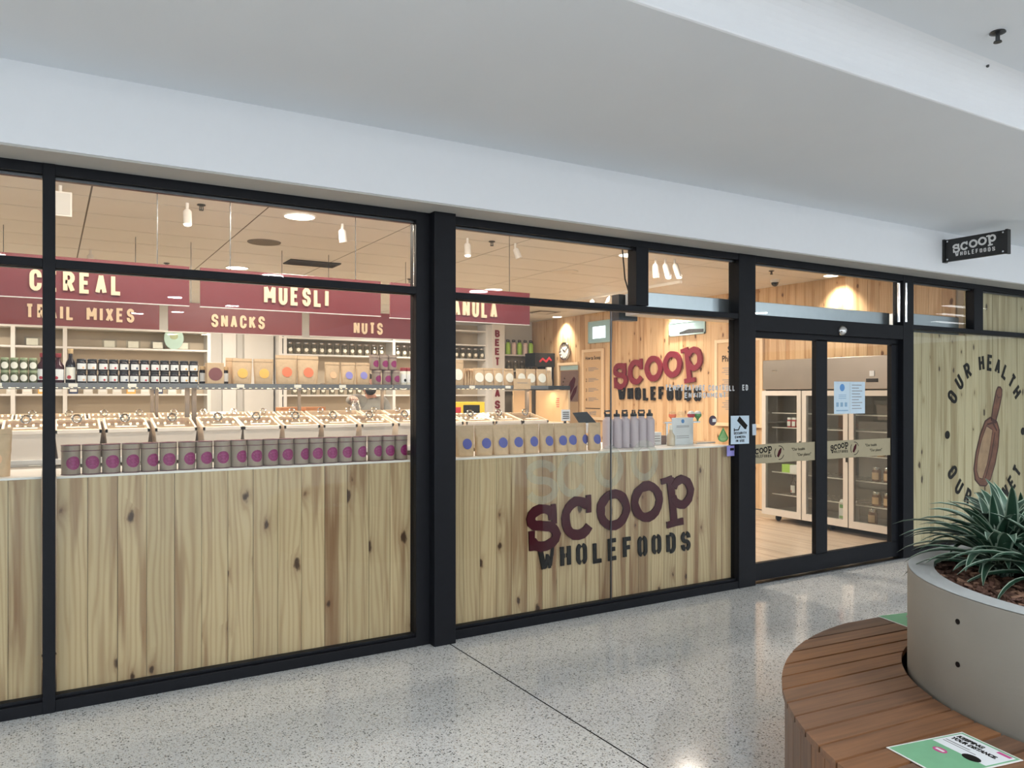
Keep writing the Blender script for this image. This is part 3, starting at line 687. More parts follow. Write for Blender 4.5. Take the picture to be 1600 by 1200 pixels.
# ------------------------------------------------------------------ packaged goods
def cyl_patch(b, r, zc, rad, ang, n=16, dy=.0008):
    vs = [(0, 0)]+[(rad*math.cos(2*math.pi*i/n), rad*math.sin(2*math.pi*i/n)) for i in range(n)]
    P = [((r+dy)*math.sin(x/r+ang), -(r+dy)*math.cos(x/r+ang), zc+z) for x, z in vs]
    mid = [((r+dy)*math.sin(x*.5/r+ang), -(r+dy)*math.cos(x*.5/r+ang), zc+z*.5) for x, z in vs[1:]]
    return b.add(P+mid, [(0, n+1+i, n+1+(i+1) % n) for i in range(n)]+[(n+1+i, 1+i, 1+(i+1) % n, n+1+(i+1) % n) for i in range(n)])
def make_tin(label, r=.044, h=.156, loc=(0, 0, 0), group=None):
    t = thing('tea_tin', label, 'tin', loc, 0, group)
    MB().lathe([(r*.97, 0), (r, .003), (r, h*.80)], 22).build('body', 'kraft_tin', t, 40)
    MB().lathe([(r*1.015, h*.805), (r*1.02, h*.82), (r*1.02, h-.004), (r*.98, h-.001)], 22).build('lid', 'kraft_tin', t, 40)
    b = MB()
    for z in (h*.802, h-.002, .002): b.tube([((r+.0012)*math.cos(2*math.pi*i/22), (r+.0012)*math.sin(2*math.pi*i/22), z) for i in range(22)], .0018, 5, True)
    b.lathe([(r*.97, h-.002), (r*.9, h-.0005)], 22)
    b.build('rim', 'purple_lid', t, 40)
    lb = cyl_patch(MB(), r, h*.40, r*.80, 0).build('label', 'magenta', t, 60)
    b = MB()
    for k in range(5):
        wd = (.5, .8, .95, .8, .5)[k]*r*.55; z = h*.40+(2-k)*.0085
        vs = [((r+.0012)*math.sin(x/r), -(r+.0012)*math.cos(x/r), z+s_) for x in (-wd, 0, wd) for s_ in (-.0011, .0011)]
        b.add(vs, [(0, 2, 3, 1), (2, 4, 5, 3)])
    M.setdefault('pinkline', mat('pink label print', (.40, .06, .24), .5))
    b.build('print', 'pinkline', lb)
    return t
tx = [.100, .195, .288, .383, .474, .568, .664, .757, .851, .942, 1.032, 1.123, 1.213, 1.303, 1.394, 1.486, 1.577, 1.669, 1.770, 1.857, 1.945]
turn = [18, 6, 8, 12, 28, 4, 22, 14, 0, 26, 10, 18, 8, 32, 6, 4, 10, 18, 22, 8, 26]
tin0 = make_tin('kraft tin with magenta label, first from left on window counter', loc=(0, 0, 0), group='kraft tins along the window counter')
for i, x in enumerate(tx):
    tt = tin0 if i == 0 else dup(tin0, (0, 0, 0), label='kraft tin with magenta label, %s from left on window counter' % ORD[i])
    tt.location = (x, .165+random.uniform(-.004, .004), 1.168); tt.rotation_euler = (0, 0, R(turn[i]*.9))
sh = {'left': 0, 'middle': 1, 'right': 2}
for row, xs, z in (('lower', (2.147, 2.228, 2.3), 1.658), ('upper', (2.127, 2.205, 2.273), 1.772)):
    for nm, i in sh.items():
        dup(tin0, (xs[i], 1.12, z), R((18, 10, 14)[i]), 'kraft tin with magenta label, %s of the %s row of the shelf stack' % (nm, row), 'kraft tins stacked on the shelf', (.80, .80, .73))
def make_pouch(label, wd, h, dp, lab, lr, lz, loc, rz=0, group=None, seed=1, name='kraft_pouch', lx=0, m='kraft'):
    rnd = random.Random(seed); t = thing(name, label, 'pouch', loc, rz, group)
    K = 9; n = 20; vs = []; fs = []
    def half(z):
        s_ = z/h; return dp/2*max(.03, (1-s_**1.5))*(.82+.18*min(1, s_*6)), wd/2*(.90+.10*min(1, s_*1.3))
    for k in range(K+1):
        z = h*k/K; d_, w_ = half(z)
        for i in range(n):
            a = 2*math.pi*i/n; c, s_ = math.cos(a), math.sin(a)
            x = w_*math.copysign(abs(c)**.7, c); y = d_*math.copysign(abs(s_)**.8, s_)
            if 0 < k < K: x += rnd.uniform(-1, 1)*.0015; y += rnd.uniform(-1, 1)*.002
            vs.append((x, y, z))
    for k in range(K):
        for i in range(n): j = (i+1) % n; fs.append((k*n+i, k*n+j, (k+1)*n+j, (k+1)*n+i))
    fs.append(tuple(range(n))[::-1]); fs.append(tuple(range(K*n, (K+1)*n)))
    MB().add(vs, fs).build('bag', m, t, 70)
    d_, w_ = half(h*.9)
    b = MB(); b.box(-w_*.98, -d_*1.0-.0035, h*.885, w_*.98, -d_*.6, h*.90); b.build('zip_seal', m, t)
    if lab:
        N_ = 18; P = []
        for rr in (0, .5, 1):
            for i in range(N_ if rr else 1):
                x = lx+lr*rr*math.cos(2*math.pi*i/N_); z = lz+lr*rr*math.sin(2*math.pi*i/N_); dd, ww = half(z)
                u = min(.98, abs(x)/ww); P.append((x, -dd*(1-u**(1/.7*2))**.4-.0035, z))
        F = [(0, 1+i, 1+(i+1) % N_) for i in range(N_)]+[(1+i, 1+N_+i, 1+N_+(i+1) % N_, 1+(i+1) % N_) for i in range(N_)]
        MB().add(P, F).build('label', lab, t, 60)
    return t
bxs = [2.425, 2.575, 2.707, 2.834, 2.96, 3.09, 3.212, 3.30, 3.42, 3.522]
bws = [.148, .142, .135, .128, .130, .128, .115, .112, .10, .112]
for i, (x, wd) in enumerate(zip(bxs, bws)):
    make_pouch('kraft pouch with round blue label, %s from left on window counter' % ORD[i], wd, .208, .075, 'blue', .036, .085, (x, .20 if i != 8 else .235, 1.165), R(random.uniform(-5, 9)), 'blue label pouches on the window counter', i+3, lx=.008 if i != 8 else .03)
make_pouch('pale pouch half hidden at the far left picture edge on counter', .15, .24, .09, 'peach', .035, .09, (-.235, .20, 1.172), 0, None, 40)
# steel bottles
def make_bottle(label, r, h, m, loc, rz=0, group=None, cap='loop'):
    t = thing('drink_bottle', label, 'bottle', loc, rz, group)
    MB().lathe([(r*.93, 0), (r, .004), (r, h*.70), (r*.97, h*.735), (r*.80, h*.775), (r*.60, h*.80), (r*.58, h*.84)], 20).build('body', m, t, 35)
    MB().lathe([(r*.62, h*.84), (r*.64, h*.85), (r*.64, h*.905), (r*.5, h*.92)], 18).build('cap', 'plasticblk', t, 35)
    pts = [(-r*.60, 0, h*.87), (-r*.86, 0, h*.955), (-r*.78, 0, h*.995), (r*.78, 0, h*.995), (r*.86, 0, h*.955), (r*.60, 0, h*.87)]
    MB().tube(pts, r*.19, 7).build('carry_loop', 'plasticblk', t, 40)
    return t
b0 = make_bottle('lilac steel bottle with black loop cap, first from left on window counter', .041, .292, 'lilac', (3.727, .30, 1.165), R(10), 'lilac bottles on the window counter')
b = MB()
for k in range(4): b.box(.006+.006*k, -.0425, .02, .010+.006*k, -.0405, .027)
b.build('maker_mark', 'greyink', b0)
for i, x in enumerate((3.815, 3.899, 3.984, 4.069, 4.149)):
    dup(b0, (x, .30+.006*(i % 2), 1.165), R((50, 20, 35, 8, 40)[i]), 'lilac steel bottle with black loop cap, %s from left on window counter' % ORD[i+1])

# ------------------------------------------------------------------ bulk food units
def bulk_unit(label, x0, x1, y0, posts):
    t = thing('bulk_food_unit', label, 'food unit', (x0, y0, 0))
    W = x1-x0; short = y0 > 3 and x0 > 2; dp = .585 if short else .80; la, lb_ = (.50, .55) if short else (.64, .74)
    bx('carcass', 'counter', t, .004, .03, 0, W-.004, .60, 1.12); bx('tray_rail', 'plasticwht', t, .004, .0, 1.155, W-.004, .06, 1.19)
    bx('rear_ledge', 'postmetal', t, .004, .34, 1.12, W-.004, .60, 1.40)
    MB().box(.002, .05, 1.648, W-.002, dp, 1.656).build('glass_shelf', 'clear', t)
    MB().box(.0, .035, 1.628, W, .05, 1.658).build('price_rail', 'rail', t)
    o = MB().box(.002, .05, 1.636, W-.002, .075, 1.646).build('led_channel', 'chrome', t)
    
    b = MB()
    for k in range(30): xx = .03+k*(W-.06)/29; b.box(xx-.007, la, 1.632, xx+.007, la+.014, 1.637); b.box(xx-.007, lb_, 1.632, xx+.007, lb_+.014, 1.637)
    o = b.build('led_strip', 'led', t); o['kind'] = 'stuff'
    MB().box(.01, la-.005, 1.637, W-.01, la+.02, 1.645).build('led_channel', 'alu', t); MB().box(.01, lb_-.005, 1.637, W-.01, lb_+.02, 1.645).build('led_channel', 'alu', t)
    for x in posts: bx('post', 'postmetal', t, x, .33, 1.19, x+.03, .36, 1.648)
    for k, x in enumerate((.25, .62, .93)):
        MB().box(x*W/1.3-.025, .030, 1.632, x*W/1.3+.025, .035, 1.654).build('price_ticket', 'cream', t)
    return t
UX = [(-.53, .855), (.865, 2.245), (2.255, 3.66)]
for r_, y0 in enumerate((1.0, 3.2)):
    for u, (x0, x1) in enumerate(UX):
        bulk_unit('white bulk food unit with glass shelf, %s module of the %s row' % (ORD[u], ('front', 'rear')[r_]), x0, x1, y0, (((.0, 1.35), (0,), (.27, 1.37)), ((0, 1.355), (0, 1.35), (.87, 1.37)))[r_][u])
def make_bin(label, loc, group):
    t = thing('food_bin', label, 'food bin', loc, 0, group)
    w = .256
    b = MB(); b.taper(.022, .035, w-.022, .27, -.20, .002, .006, w-.002, .295, (-.012, .046), top=False)
    b.build('tub', 'tub', t)
    b = MB()
    for (xa, ya, xb, yb) in ((0, 0, w, .018), (0, .285, w, .30), (0, 0, .014, .30), (w-.014, 0, w, .30)):
        za = lambda y: -.008+y*.2
        b.add([(xa, ya, za(ya)-.012), (xb, ya, za(ya)-.012), (xb, yb, za(yb)-.012), (xa, yb, za(yb)-.012), (xa, ya, za(ya)+.008), (xb, ya, za(ya)+.008), (xb, yb, za(yb)+.008), (xa, yb, za(yb)+.008)],
              [(0, 3, 2, 1), (4, 5, 6, 7), (0, 1, 5, 4), (1, 2, 6, 5), (2, 3, 7, 6), (3, 0, 4, 7)])
    b.build('rim', 'tub', t)
    b = MB(); zl = lambda y: .004+y*.2
    b.add([(.014, .018, zl(.018)), (w-.014, .018, zl(.018)), (w-.014, .285, zl(.285)), (.014, .285, zl(.285))], [(0, 1, 2, 3)])
    b.build('lid', 'lid', t)
    b = MB(); n = 6
    vs = [(.016+(w-.032)*i/n, .02+.26*j/n, -.075+.18*.26*j/n+random.uniform(-.012, .012)) for j in range(n+1) for i in range(n+1)]
    b.add(vs, [(j*(n+1)+i, j*(n+1)+i+1, (j+1)*(n+1)+i+1, (j+1)*(n+1)+i) for j in range(n) for i in range(n)])
    b.build('contents', 'grain', t, 80)
    kx, ky = w*.48, .17; kz = zl(ky)
    b = MB(); b.tube([(kx+.025*math.cos(2*math.pi*i/16), ky+.008*math.sin(2*math.pi*i/16)-.004, kz+.026+.025*math.sin(2*math.pi*i/16)) for i in range(16)], .0065, 6, True)
    b.build('knob_ring', 'chrome', t, 50)
    MB().ell((kx, ky, kz+.020), .017, .012, .016).build('knob', 'clear', t, 80)
    MB().add([(.06, .035, zl(.035)+.002), (w-.07, .035, zl(.035)+.002), (w-.07, .062, zl(.062)+.002), (.06, .062, zl(.062)+.002)], [(0, 1, 2, 3)]).build('name_label', 'cream', t)
    return t
binsx = [-.515, -.243, .031, .306, .592, .884, 1.143, 1.42, 1.70, 1.985, 2.275, 2.575, 2.855, 3.125, 3.385]
bin0 = None
for r_, y0, z0 in ((0, 1.0, 1.366), (1, 3.2, 1.352)):
    for i, x in enumerate(binsx):
        lb = 'white bulk bin with clear lid and round knob, %s from left in %s row' % (ORD[i], ('front', 'rear')[r_])
        gp = 'bulk food bins in the %s row' % ('front', 'rear')[r_]
        if bin0 is None: bin0 = make_bin(lb, (x, y0, z0), gp)
        else: dup(bin0, (x, y0, z0), label=lb, group=gp)
# lower ledge trays seen under the far left bins
for i, x in enumerate((-.5, -.22)):
    t = thing('lower_bin', '%s lower white drawer bin below the front row at far left' % ORD[i], 'food bin', (x, .80, 1.165), 0, 'lower drawer bins')
    b = MB(); b.taper(.01, .02, .24, .2, -.3, .0, 0, .25, .22, 0, top=False); b.build('tub', 'tub', t)
    MB().box(0, 0, -.002, .25, .22, .002).build('lid', 'lid', t); MB().box(.12, .02, .003, .18, .04, .005).build('name_label', 'cream', t)
# end cabinet of the front row
t = thing('end_cabinet', 'pale ply end panel glowing warm beside the right front bins', 'end panel', (0, 0, 0))
bx('side_panel', 'endply', t, 3.885, 1.06, 0, 3.905, 1.63, 1.62); bx('rear_panel', 'endply', t, 3.66, 1.61, 1.2, 3.885, 1.63, 1.62)
bx('carcass', 'counter', t, 3.665, 1.04, 0, 3.885, 1.60, 1.34); bx('corner_post', 'bead', t, 3.855, 1.585, 1.3, 3.885, 1.61, 1.62)
bx('glass_shelf', 'clear', t, 3.66, 1.05, 1.648, 3.89, 1.42, 1.656, bevel=0); bx('price_rail', 'plasticblk', t, 3.66, 1.035, 1.625, 3.89, 1.05, 1.658)
b = MB()
for k in range(5): b.box(3.883, 1.20+.0, 1.47+.018*k, 3.885, 1.20+.05*(1-.1*abs(k-2)), 1.477+.018*k)
b.build('emblem', 'redfruit', t)
area('cabinet_led', (3.75, 1.3, 1.61), (0, 0, 0), .2, .03, .8, (1, .70, .45))

# ------------------------------------------------------------------ hanging category signs
def cat_sign(label, word, x0, x1, y, z0, z1, tx0, tx1, tz0, th):
    tz0 -= .004
    t = thing('category_sign', label, 'sign', (0, y, 0))
    bx('board', 'sign_red', t, x0, 0, z0, x1, .02, z1)
    MB().box(x0, -.004, z0-.003, x1, .024, z0+.002).build('bottom_edge', 'shelf', t)
    for xx in (x0+.2, x1-.2): MB().tube([(xx, .01, z1), (xx, .01, 3.03)], .003, 6).build('hanger_wire', 'bead', t)
    # letters one by one
    n = 0; wr, gap = .52, .20
    wd = lambda c: (.2 if c == 'I' else wr*(1.3 if c in 'MW' else 1))
    tot = sum((.4 if c == ' ' else wd(c))+gap for c in word)-gap; k = (tx1-tx0)/tot; x = tx0
    for c in word:
        if c == ' ': x += (.4+gap)*k; continue
        b = MB(); glyph(b, c, x, tz0, wd(c)*k, th, .185*th, -.016, 0); b.build('letter', 'letter', t); x += (wd(c)+gap)*k
cat_sign('dark red hanging sign reading CEREAL', 'CEREAL', -.53, .828, 1.2, 2.19, 2.46, -.102, .415, 2.237, .134)
cat_sign('dark red hanging sign reading MUESLI', 'MUESLI', .898, 2.214, 1.2, 2.19, 2.46, 1.325, 1.795, 2.237, .134)
cat_sign('dark red hanging sign reading GRANULA, behind the black column', 'GRANULA', 2.293, 3.579, 1.2, 2.183, 2.46, 2.66, 3.245, 2.227, .134)
cat_sign('dark red hanging sign reading TRAIL MIXES', 'TRAIL MIXES', -.53, .887, 3.4, 2.182, 2.452, -.17, .675, 2.242, .128)
cat_sign('dark red hanging sign reading SNACKS', 'SNACKS', .963, 2.219, 3.4, 2.176, 2.452, 1.343, 1.845, 2.232, .128)
cat_sign('dark red hanging sign reading NUTS', 'NUTS', 2.298, 3.56, 3.4, 2.182, 2.452, 2.763, 3.085, 2.224, .128)

# ------------------------------------------------------------------ goods on the front shelf (top 1.657)
SZ = 1.657
def make_jar(label, r, h, content, lid, labelmat, loc, rz=0, group=None, fruit=None, name='jar', rnd_lab=False):
    t = thing(name, label, 'jar', loc, rz, group)
    MB().lathe([(r*.9, 0), (r, .004), (r, h*.70), (r*.86, h*.80)], 14).build('body', content, t, 40)
    MB().lathe([(r*.9, h*.80), (r*.92, h*.82), (r*.92, h*.97), (r*.86, h)], 14).build('lid', lid, t, 40)
    b = MB()
    if rnd_lab: cyl_patch(b, r, h*.38, h*.27, 0)
    else:
        n = 6; a = .95
        b.add([((r+.0008)*math.sin(-a+2*a*i/n), -(r+.0008)*math.cos(-a+2*a*i/n), h*z) for i in range(n+1) for z in (.14, .62)], [(2*i, 2*i+2, 2*i+3, 2*i+1) for i in range(n)])
    lb = b.build('label', labelmat, t, 60)
    if fruit:
        b = MB(); cyl_patch(b, r, h*.27, h*.09, .28, 8, .0016); b.build('fruit_print', fruit, lb)
    return t
fr = ['peach', 'peach', 'redfruit', 'redfruit', 'bluefruit', 'bluefruit', 'redfruit', 'redfruit', 'ink', 'ink', 'yellow', 'yellow']
jx = [.178+.0602*i for i in range(12)]
for row in (0, 1):
    for c in range(12):
        make_jar('dark jam jar with white fruit label, %s from left in %s shelf row' % (ORD[c], ('lower', 'upper')[row]), .0293, .076, 'jam', 'lidblk', 'white', (jx[c], 1.10, SZ+row*.0765), R(random.uniform(-6, 12)), 'jam jars stacked on the front shelf', fr[c])
ov = None
for row in (0, 1):
    for c in range(5):
        lb = 'pale green antipasto jar with cream label, %s from left in %s row' % (ORD[c], ('lower', 'upper')[row])
        if ov is None: ov = make_jar(lb, .0235, .076, 'olive', 'lidgrn', 'cream', (0, 0, 0), 0, 'antipasto jars at the left of the shelf', None, 'jar', True); q = ov
        else: q = dup(ov, (0, 0, 0), label=lb)
        q.location = (-.275+.0485*c, 1.10, SZ+row*.0765)
def make_wine(label, r, h, loc, m, lab, top, group=None):
    t = thing('juice_bottle', label, 'bottle', loc, 0, group)
    MB().lathe([(r*.9, 0), (r, .005), (r, h*.52), (r*.9, h*.60), (r*.45, h*.72), (r*.38, h*.86)], 16).build('body', m, t, 40)
    MB().lathe([(r*.5, h*.86), (r*.52, h*.87), (r*.52, h*.99), (r*.45, h)], 14).build('cap', top, t, 40)
    b = MB(); n = 6; a = 1.0
    b.add([((r+.001)*math.sin(-a+2*a*i/n), -(r+.001)*math.cos(-a+2*a*i/n), z) for i in range(n+1) for z in (h*.10, h*.46)], [(2*i, 2*i+2, 2*i+3, 2*i+1) for i in range(n)])
    lb = b.build('label', lab, t, 60)
    b = MB(); cyl_patch(b, r, h*.17, h*.055, -.3, 10, .0018); b.build('fruit_print', 'redfruit', lb)
    return t
for i, x in enumerate((-.045, .003)): make_wine('dark juice bottle with red cap, %s one beside the slim mullion' % ORD[i], .034, .185, ((-.03, .052)[i], 1.12, SZ), 'juice', 'white', 'lidred', 'red capped juice bottles')
make_wine('dark green oil bottle with cork top and cream label on shelf', .029, .215, (.119, 1.115, SZ), 'jam', 'cream', 'corks')
t = thing('carton', 'brown carton with dull maroon disc on front shelf', 'carton', (.975, 1.10, SZ))
bx('box', 'kraft', t, -.055, -.03, 0, .055, .05, .143); MB().prism(disc(0, .066, .045), -.032, -.0295).build('label', 'redfruit' if 0 else 'maroonlab', t) if M.setdefault('maroonlab', mat('dull maroon label', (.22, .07, .07), .5)) else 0
for i, x in enumerate((.905, 1.055)):
    make_jar('tall dark jar with gold lid standing behind the %s side of brown carton' % ('left', 'right')[i], .022, .12, 'jam', 'corks', 'white', (x, 1.16, SZ), 0, 'dark jars behind carton')
pouches = [('kraft pouch standing sideways behind the yellow label pouches', 1.10, 1.17, .085, .183, None, 0, 60),
 ('kraft pouch with yellow disc, left of the two on the shelf', 1.157, 1.11, .135, .178, 'yellow', .034, 2),
 ('kraft pouch with yellow disc, right of the two on the shelf', 1.303, 1.11, .138, .178, 'yellow', .034, 3),
 ('larger kraft pouch with orange red disc, left of two', 1.462, 1.11, .155, .208, 'orange', .036, 4),
 ('larger kraft pouch with orange red disc, right of two', 1.617, 1.11, .155, .206, 'orange', .036, 5),
 ('small kraft pouch with faint peach disc on shelf', 1.798, 1.11, .118, .166, 'peach', .025, 6),
 ('small kraft pouch with lavender disc beside peach one', 1.92, 1.11, .112, .165, 'lav', .028, 7),
 ('small kraft pouch with lavender disc beside the stacked tins', 2.035, 1.11, .112, .166, 'lav', .028, 8),
 ('tall kraft pouch with white disc right beside black column', 2.825, 1.11, .125, .206, 'cream', .046, 9)]
for lb, x, y, wd, h, lab, lr, sd in pouches:
    make_pouch(lb, wd, h, .062, lab, lr, h*.42, (x, y, SZ), R(random.uniform(-4, 8)), 'kraft pouches on the front shelf', sd)
wx = [3.02, 3.117, 3.203, 3.312, 3.423, 3.53, 3.63]
for i, x in enumerate(wx):
    make_pouch('kraft pouch with white disc, %s from left on right shelf end' % ORD[i], (.104, .092, .09, .10, .098, .095, .098)[i], .143, .055, 'cream', .039, .066, (x, 1.10+.012*(i % 2), SZ), R(random.uniform(-4, 8)), 'white label pouches on the right shelf', 20+i)
for i, x in enumerate((2.905, 2.925, 2.945, 2.962)):
    make_pouch('kraft pouch seen edge on, %s of the upright bundle beside tall pouch' % ORD[i], .10, .138, .03, None, 0, 0, (x, 1.13, SZ), R(78+5*i), 'edge on kraft pouches', 30+i)
make_pouch('kraft pouch leaning sideways at the right end of the shelf', .085, .135, .06, None, 0, 0, (3.72, 1.12, SZ), R(35), None, 39)
t = thing('shelf_card', 'blank brown card clipped to the right shelf edge', 'card', (3.395, 1.03, 1.627)); MB().box(-.083, -.004, 0, .083, 0, .088).build('card', 'kraft', t); MB().box(-.05, -.0046, .05, .05, -.0038, .055).build('print', 'greyink', t)
for i, x in enumerate((2.37, 2.42, 2.47)):
    make_jar('clear jar with dark red lid, %s from left beside the black column' % ORD[i], .027, .135, 'cream', 'lidred', 'white', (x, 1.13, SZ), 0, 'red lidded jars by the column', 'ink')

# ------------------------------------------------------------------ back wall shelving
def shelving(label, x0, x1, y0, ups, levels, top):
    t = thing('wall_shelving', label, 'shelving', (0, y0, 0))
    MB().box(x0, .33, .0, x1, .345, top).build('back_panel', 'shelfback', t)
    for x in ups: bx('upright', 'shelf', t, x-.027, 0, 0, x+.027, .33, top)
    for z in levels: bx('shelf_board', 'shelf', t, x0, .003, z-.028, x1, .33, z)
    return t
shelving('white shelving on the back wall at far left, mostly empty', -1.2, 2.20, 8.45, (-1.17, -.43, .205, 2.17), (.4, .9, 1.585, 2.272, 2.56), 2.56)
shelving('white shelving of glass jars in the middle of back wall', 3.26, 6.36, 8.45, (3.285, 3.36, 5.28, 6.33), (.4, .9, 1.57, 2.25, 2.53), 2.55)
shelving('white shelving of jars behind the right shelf end', 6.40, 7.19, 8.45, (6.42, 7.165), (.9, 1.57, 2.245, 2.514, 2.78), 2.9)
shelving('open shelving with coloured bottles beside timber wall', 7.47, 8.36, 8.45, (7.49,), (.9, 1.66, 2.04, 2.348), 2.35)
s = struct('trim_3'); bx('wall_column', 'shelf', s, 2.42, 8.70, 0, 2.63, 8.80, 3.03); bx('wall_column', 'shopwall', s, 2.75, 8.66, 0, 3.22, 8.80, 3.03)
def make_gjar(label, loc, group, lid='chrome'):
    t = thing('storage_jar', label, 'jar', loc, 0, group); r, h = .052, .20
    MB().lathe([(r*.92, 0), (r, .006), (r, h*.78), (r*.78, h*.86)], 14).build('body', 'jar', t, 40)
    MB().lathe([(r*.82, h*.86), (r*.84, h*.87), (r*.84, h*.96), (r*.7, h*.98)], 14).build('lid', lid, t, 40)
    cyl_patch(MB(), r, h*.36, .032, -.1, 14).build('label', 'cream', t, 60)
    MB().lathe([(r*.9, .006), (r*.9, h*.5)], 10).build('contents', 'cream' if 0 else 'jarfill', t, 40)
    return t
M['jarfill'] = mat('dried food in jar', (.34, .29, .20), .7, var=.4, vs=40)
j0 = None
for i in range(13):
    lb = 'large glass storage jar with round cream label, %s from left on middle shelf' % ORD[i]; gp = 'storage jars on the middle back shelf'
    loc = (3.457+.1335*i, 8.52, 2.25)
    if j0 is None: j0 = make_gjar(lb, loc, gp)
    else: dup(j0, loc, label=lb, group=gp)
for i in range(7):
    dup(j0, (5.368+.132*i, 8.52, 2.25), label='large glass storage jar, %s from left beyond the upright of middle shelving' % ORD[i], group='storage jars beyond the upright')
for i in range(5):
    dup(j0, (6.54+.136*i, 8.52, 2.245), label='large glass storage jar, %s from left on the right back shelf' % ORD[i], group='storage jars on the right back shelf')
for i in range(9):
    dup(j0, (3.53+.16*i, 8.52, 1.57), R(0), 'glass jar with cream label, %s from left on lower middle shelf' % ORD[i], 'jars on the lower middle shelf')
for i in range(5):
    dup(j0, (7.53+.155*i, 8.52, 2.04), R(150), 'plain clear glass jar, %s from left under the coloured bottles' % ORD[i], 'clear jars under the bottles', (1, 1, .95))
for i in range(6):
    make_bottle('small %s bottle with black cap, %s from left on far shelf' % (('pink', 'lime green')[i % 2], ORD[i]), .048, .285, ('pinkb', 'lime')[i % 2], (7.54+.131*i, 8.52, 2.348), R(20), 'coloured bottles on the far shelf')
M['boxwhite'] = mat('cream carton', (.74, .72, .66), .6, var=.06)
for i in range(13):
    x = -.45+.19*i; mm = ('boxwhite', 'boxwhite', 'yellow', 'boxwhite', 'bluefruit', 'boxwhite')[i % 6]
    t = thing('grocery_carton', 'small packet, %s from left on the lower left back shelf' % ORD[i], 'packet', (x, 8.5, 1.585), 0, 'packets on the lower left shelf')
    bx('box', mm, t, -.06, 0, 0, .06, .1, .115); MB().box(-.045, -.003, .03, .045, .001, .08).build('label', 'white', t)
for i, x in enumerate((-.2, .78, 1.10, 1.44, 1.80)):
    t = thing('clear_box', 'small clear acrylic box with cream card, %s from left on empty shelf' % ORD[i], 'display box', (x, 8.50, 2.272), 0, 'clear boxes on the empty shelf')
    MB().box(-.095, 0, 0, .095, .12, .12).build('box', 'clear', t); MB().box(-.07, .02, .01, .07, .026, .105).build('card', 'cream', t)
t = thing('round_card', 'pale teal round topped card above the empty back shelf', 'card', (1.66, 8.46, 2.272)); MB().prism(disc(0, .17, .175, 20, .14), 0, .006).build('card', 'cyan', t)
MB().prism(disc(.0, .20, .05, 14, .06), -.003, 0).build('print', 'lidgrn', t)
t = thing('vertical_letter_column', 'white column with red letters spelling BEET stacked downwards', 'sign column', (7.19, 8.28, 0))
bx('column', 'shelf', t, .0, 0, 0, .27, .5, 2.9)
for ch, z in zip('BEET', (2.655, 2.486, 2.317, 2.11)):
    b = MB(); glyph(b, ch, .055, z, .10, .135 if ch != 'T' else .165, .032, -.012, 0); b.build('letter', 'crimson', t)
for ch, z in zip('AS', (1.515, 1.30)):
    b = MB(); glyph(b, ch, .05, z, .11, .16, .036, -.012, 0); b.build('letter', 'crimson', t)
b = MB(); glyph(b, 'S', .05, 1.10, .11, .16, .036, -.012, 0); b.build('letter', 'crimson', t)
t = thing('yellow_machine', 'yellow and black boxed appliance behind the right front bins', 'appliance', (5.05, 5.2, 0))
bx('stand', 'shelf', t, -.25, 0, 0, .3, .4, 1.26); bx('body', 'yellowbox', t, -.22, 0, 1.26, .28, .3, 1.47) if M.setdefault('yellowbox', mat('yellow casing', (.75, .55, .05), .4)) else 0
bx('opening', 'plasticblk', t, -.06, -.006, 1.28, .20, .004, 1.43); bx('emblem', 'redfruit', t, -.19, -.006, 1.32, -.10, 0, 1.40)
# nut grinder at the corner
t = thing('nut_grinder', 'black grinder with red emblem at the back corner bench', 'grinder', (7.98, 7.9, 0))
bx('bench', 'shelfback', t, -.3, -.05, 0, .38, .5, 1.55); bx('base', 'plasticblk', t, -.1, .02, 1.55, .36, .35, 1.68)
bx('body', 'plasticblk', t, .2, .02, 1.68, .36, .35, 2.12); bx('hopper', 'plasticblk', t, -.08, 0, 2.10, .37, .36, 2.36)
MB().stroke([(.02, 2.19), (.09, 2.25), (.17, 2.20), (.24, 2.27), (.29, 2.22)], .035, -.006, 0).build('emblem', 'redfruit', t); bx('side_dispenser', 'plasticwht', t, .17, -.04, 1.85, .27, .02, 2.09)

# ------------------------------------------------------------------ right timber wall fittings
RW = R(-90)
t = thing('wall_clock', 'round white faced wall clock with silver rim on timber wall', 'clock', (8.39, 7.6, 2.388), RW)
b = MB(); b.tube([(.155*math.cos(2*math.pi*i/28), -.02, .155*math.sin(2*math.pi*i/28)) for i in range(28)], .02, 8, True); b.build('rim', 'chrome', t, 50)
MB().prism(disc(0, 0, .15, 28), -.02, 0).build('dial', 'white', t)
b = MB()
for k in range(12): a = R(30*k); b.stroke([(.115*math.sin(a), .115*math.cos(a)), (.138*math.sin(a), .138*math.cos(a))], .012, -.0225, -.02)
b.build('hour_marks', 'ink', t)
for ln, an, th in ((.075, 305, .012), (.11, 60, .008)): MB().stroke([(0, 0), (ln*math.sin(R(an)), ln*math.cos(R(an)))], th, -.026, -.023).build('hand', 'ink', t)
def wall_panel(label, y_l, y_r, z0, z1, lines):
    t = thing('wall_notice', label, 'notice board', (8.388, y_l, 0), RW); W = y_l-y_r
    for a in ((0, z0, .05, z1), (W-.05, z0, W, z1), (.05, z1-.05, W-.05, z1), (.05, z0, W-.05, z0+.05)): bx('frame', 'letter', t, a[0], -.035, a[1], a[2], 0, a[3])
    MB().box(.05, -.015, z0+.05, W-.05, 0, z1-.05).build('sheet', 'kraftpanel', t)
    return t
M['kraftpanel'] = mat('kraft notice panel', (.62, .42, .24), .6, var=.05, vs=20)
t = wall_panel('tall kraft notice headed How to Scoop in pale frame', 7.03, 6.40, 1.12, 2.385, None)
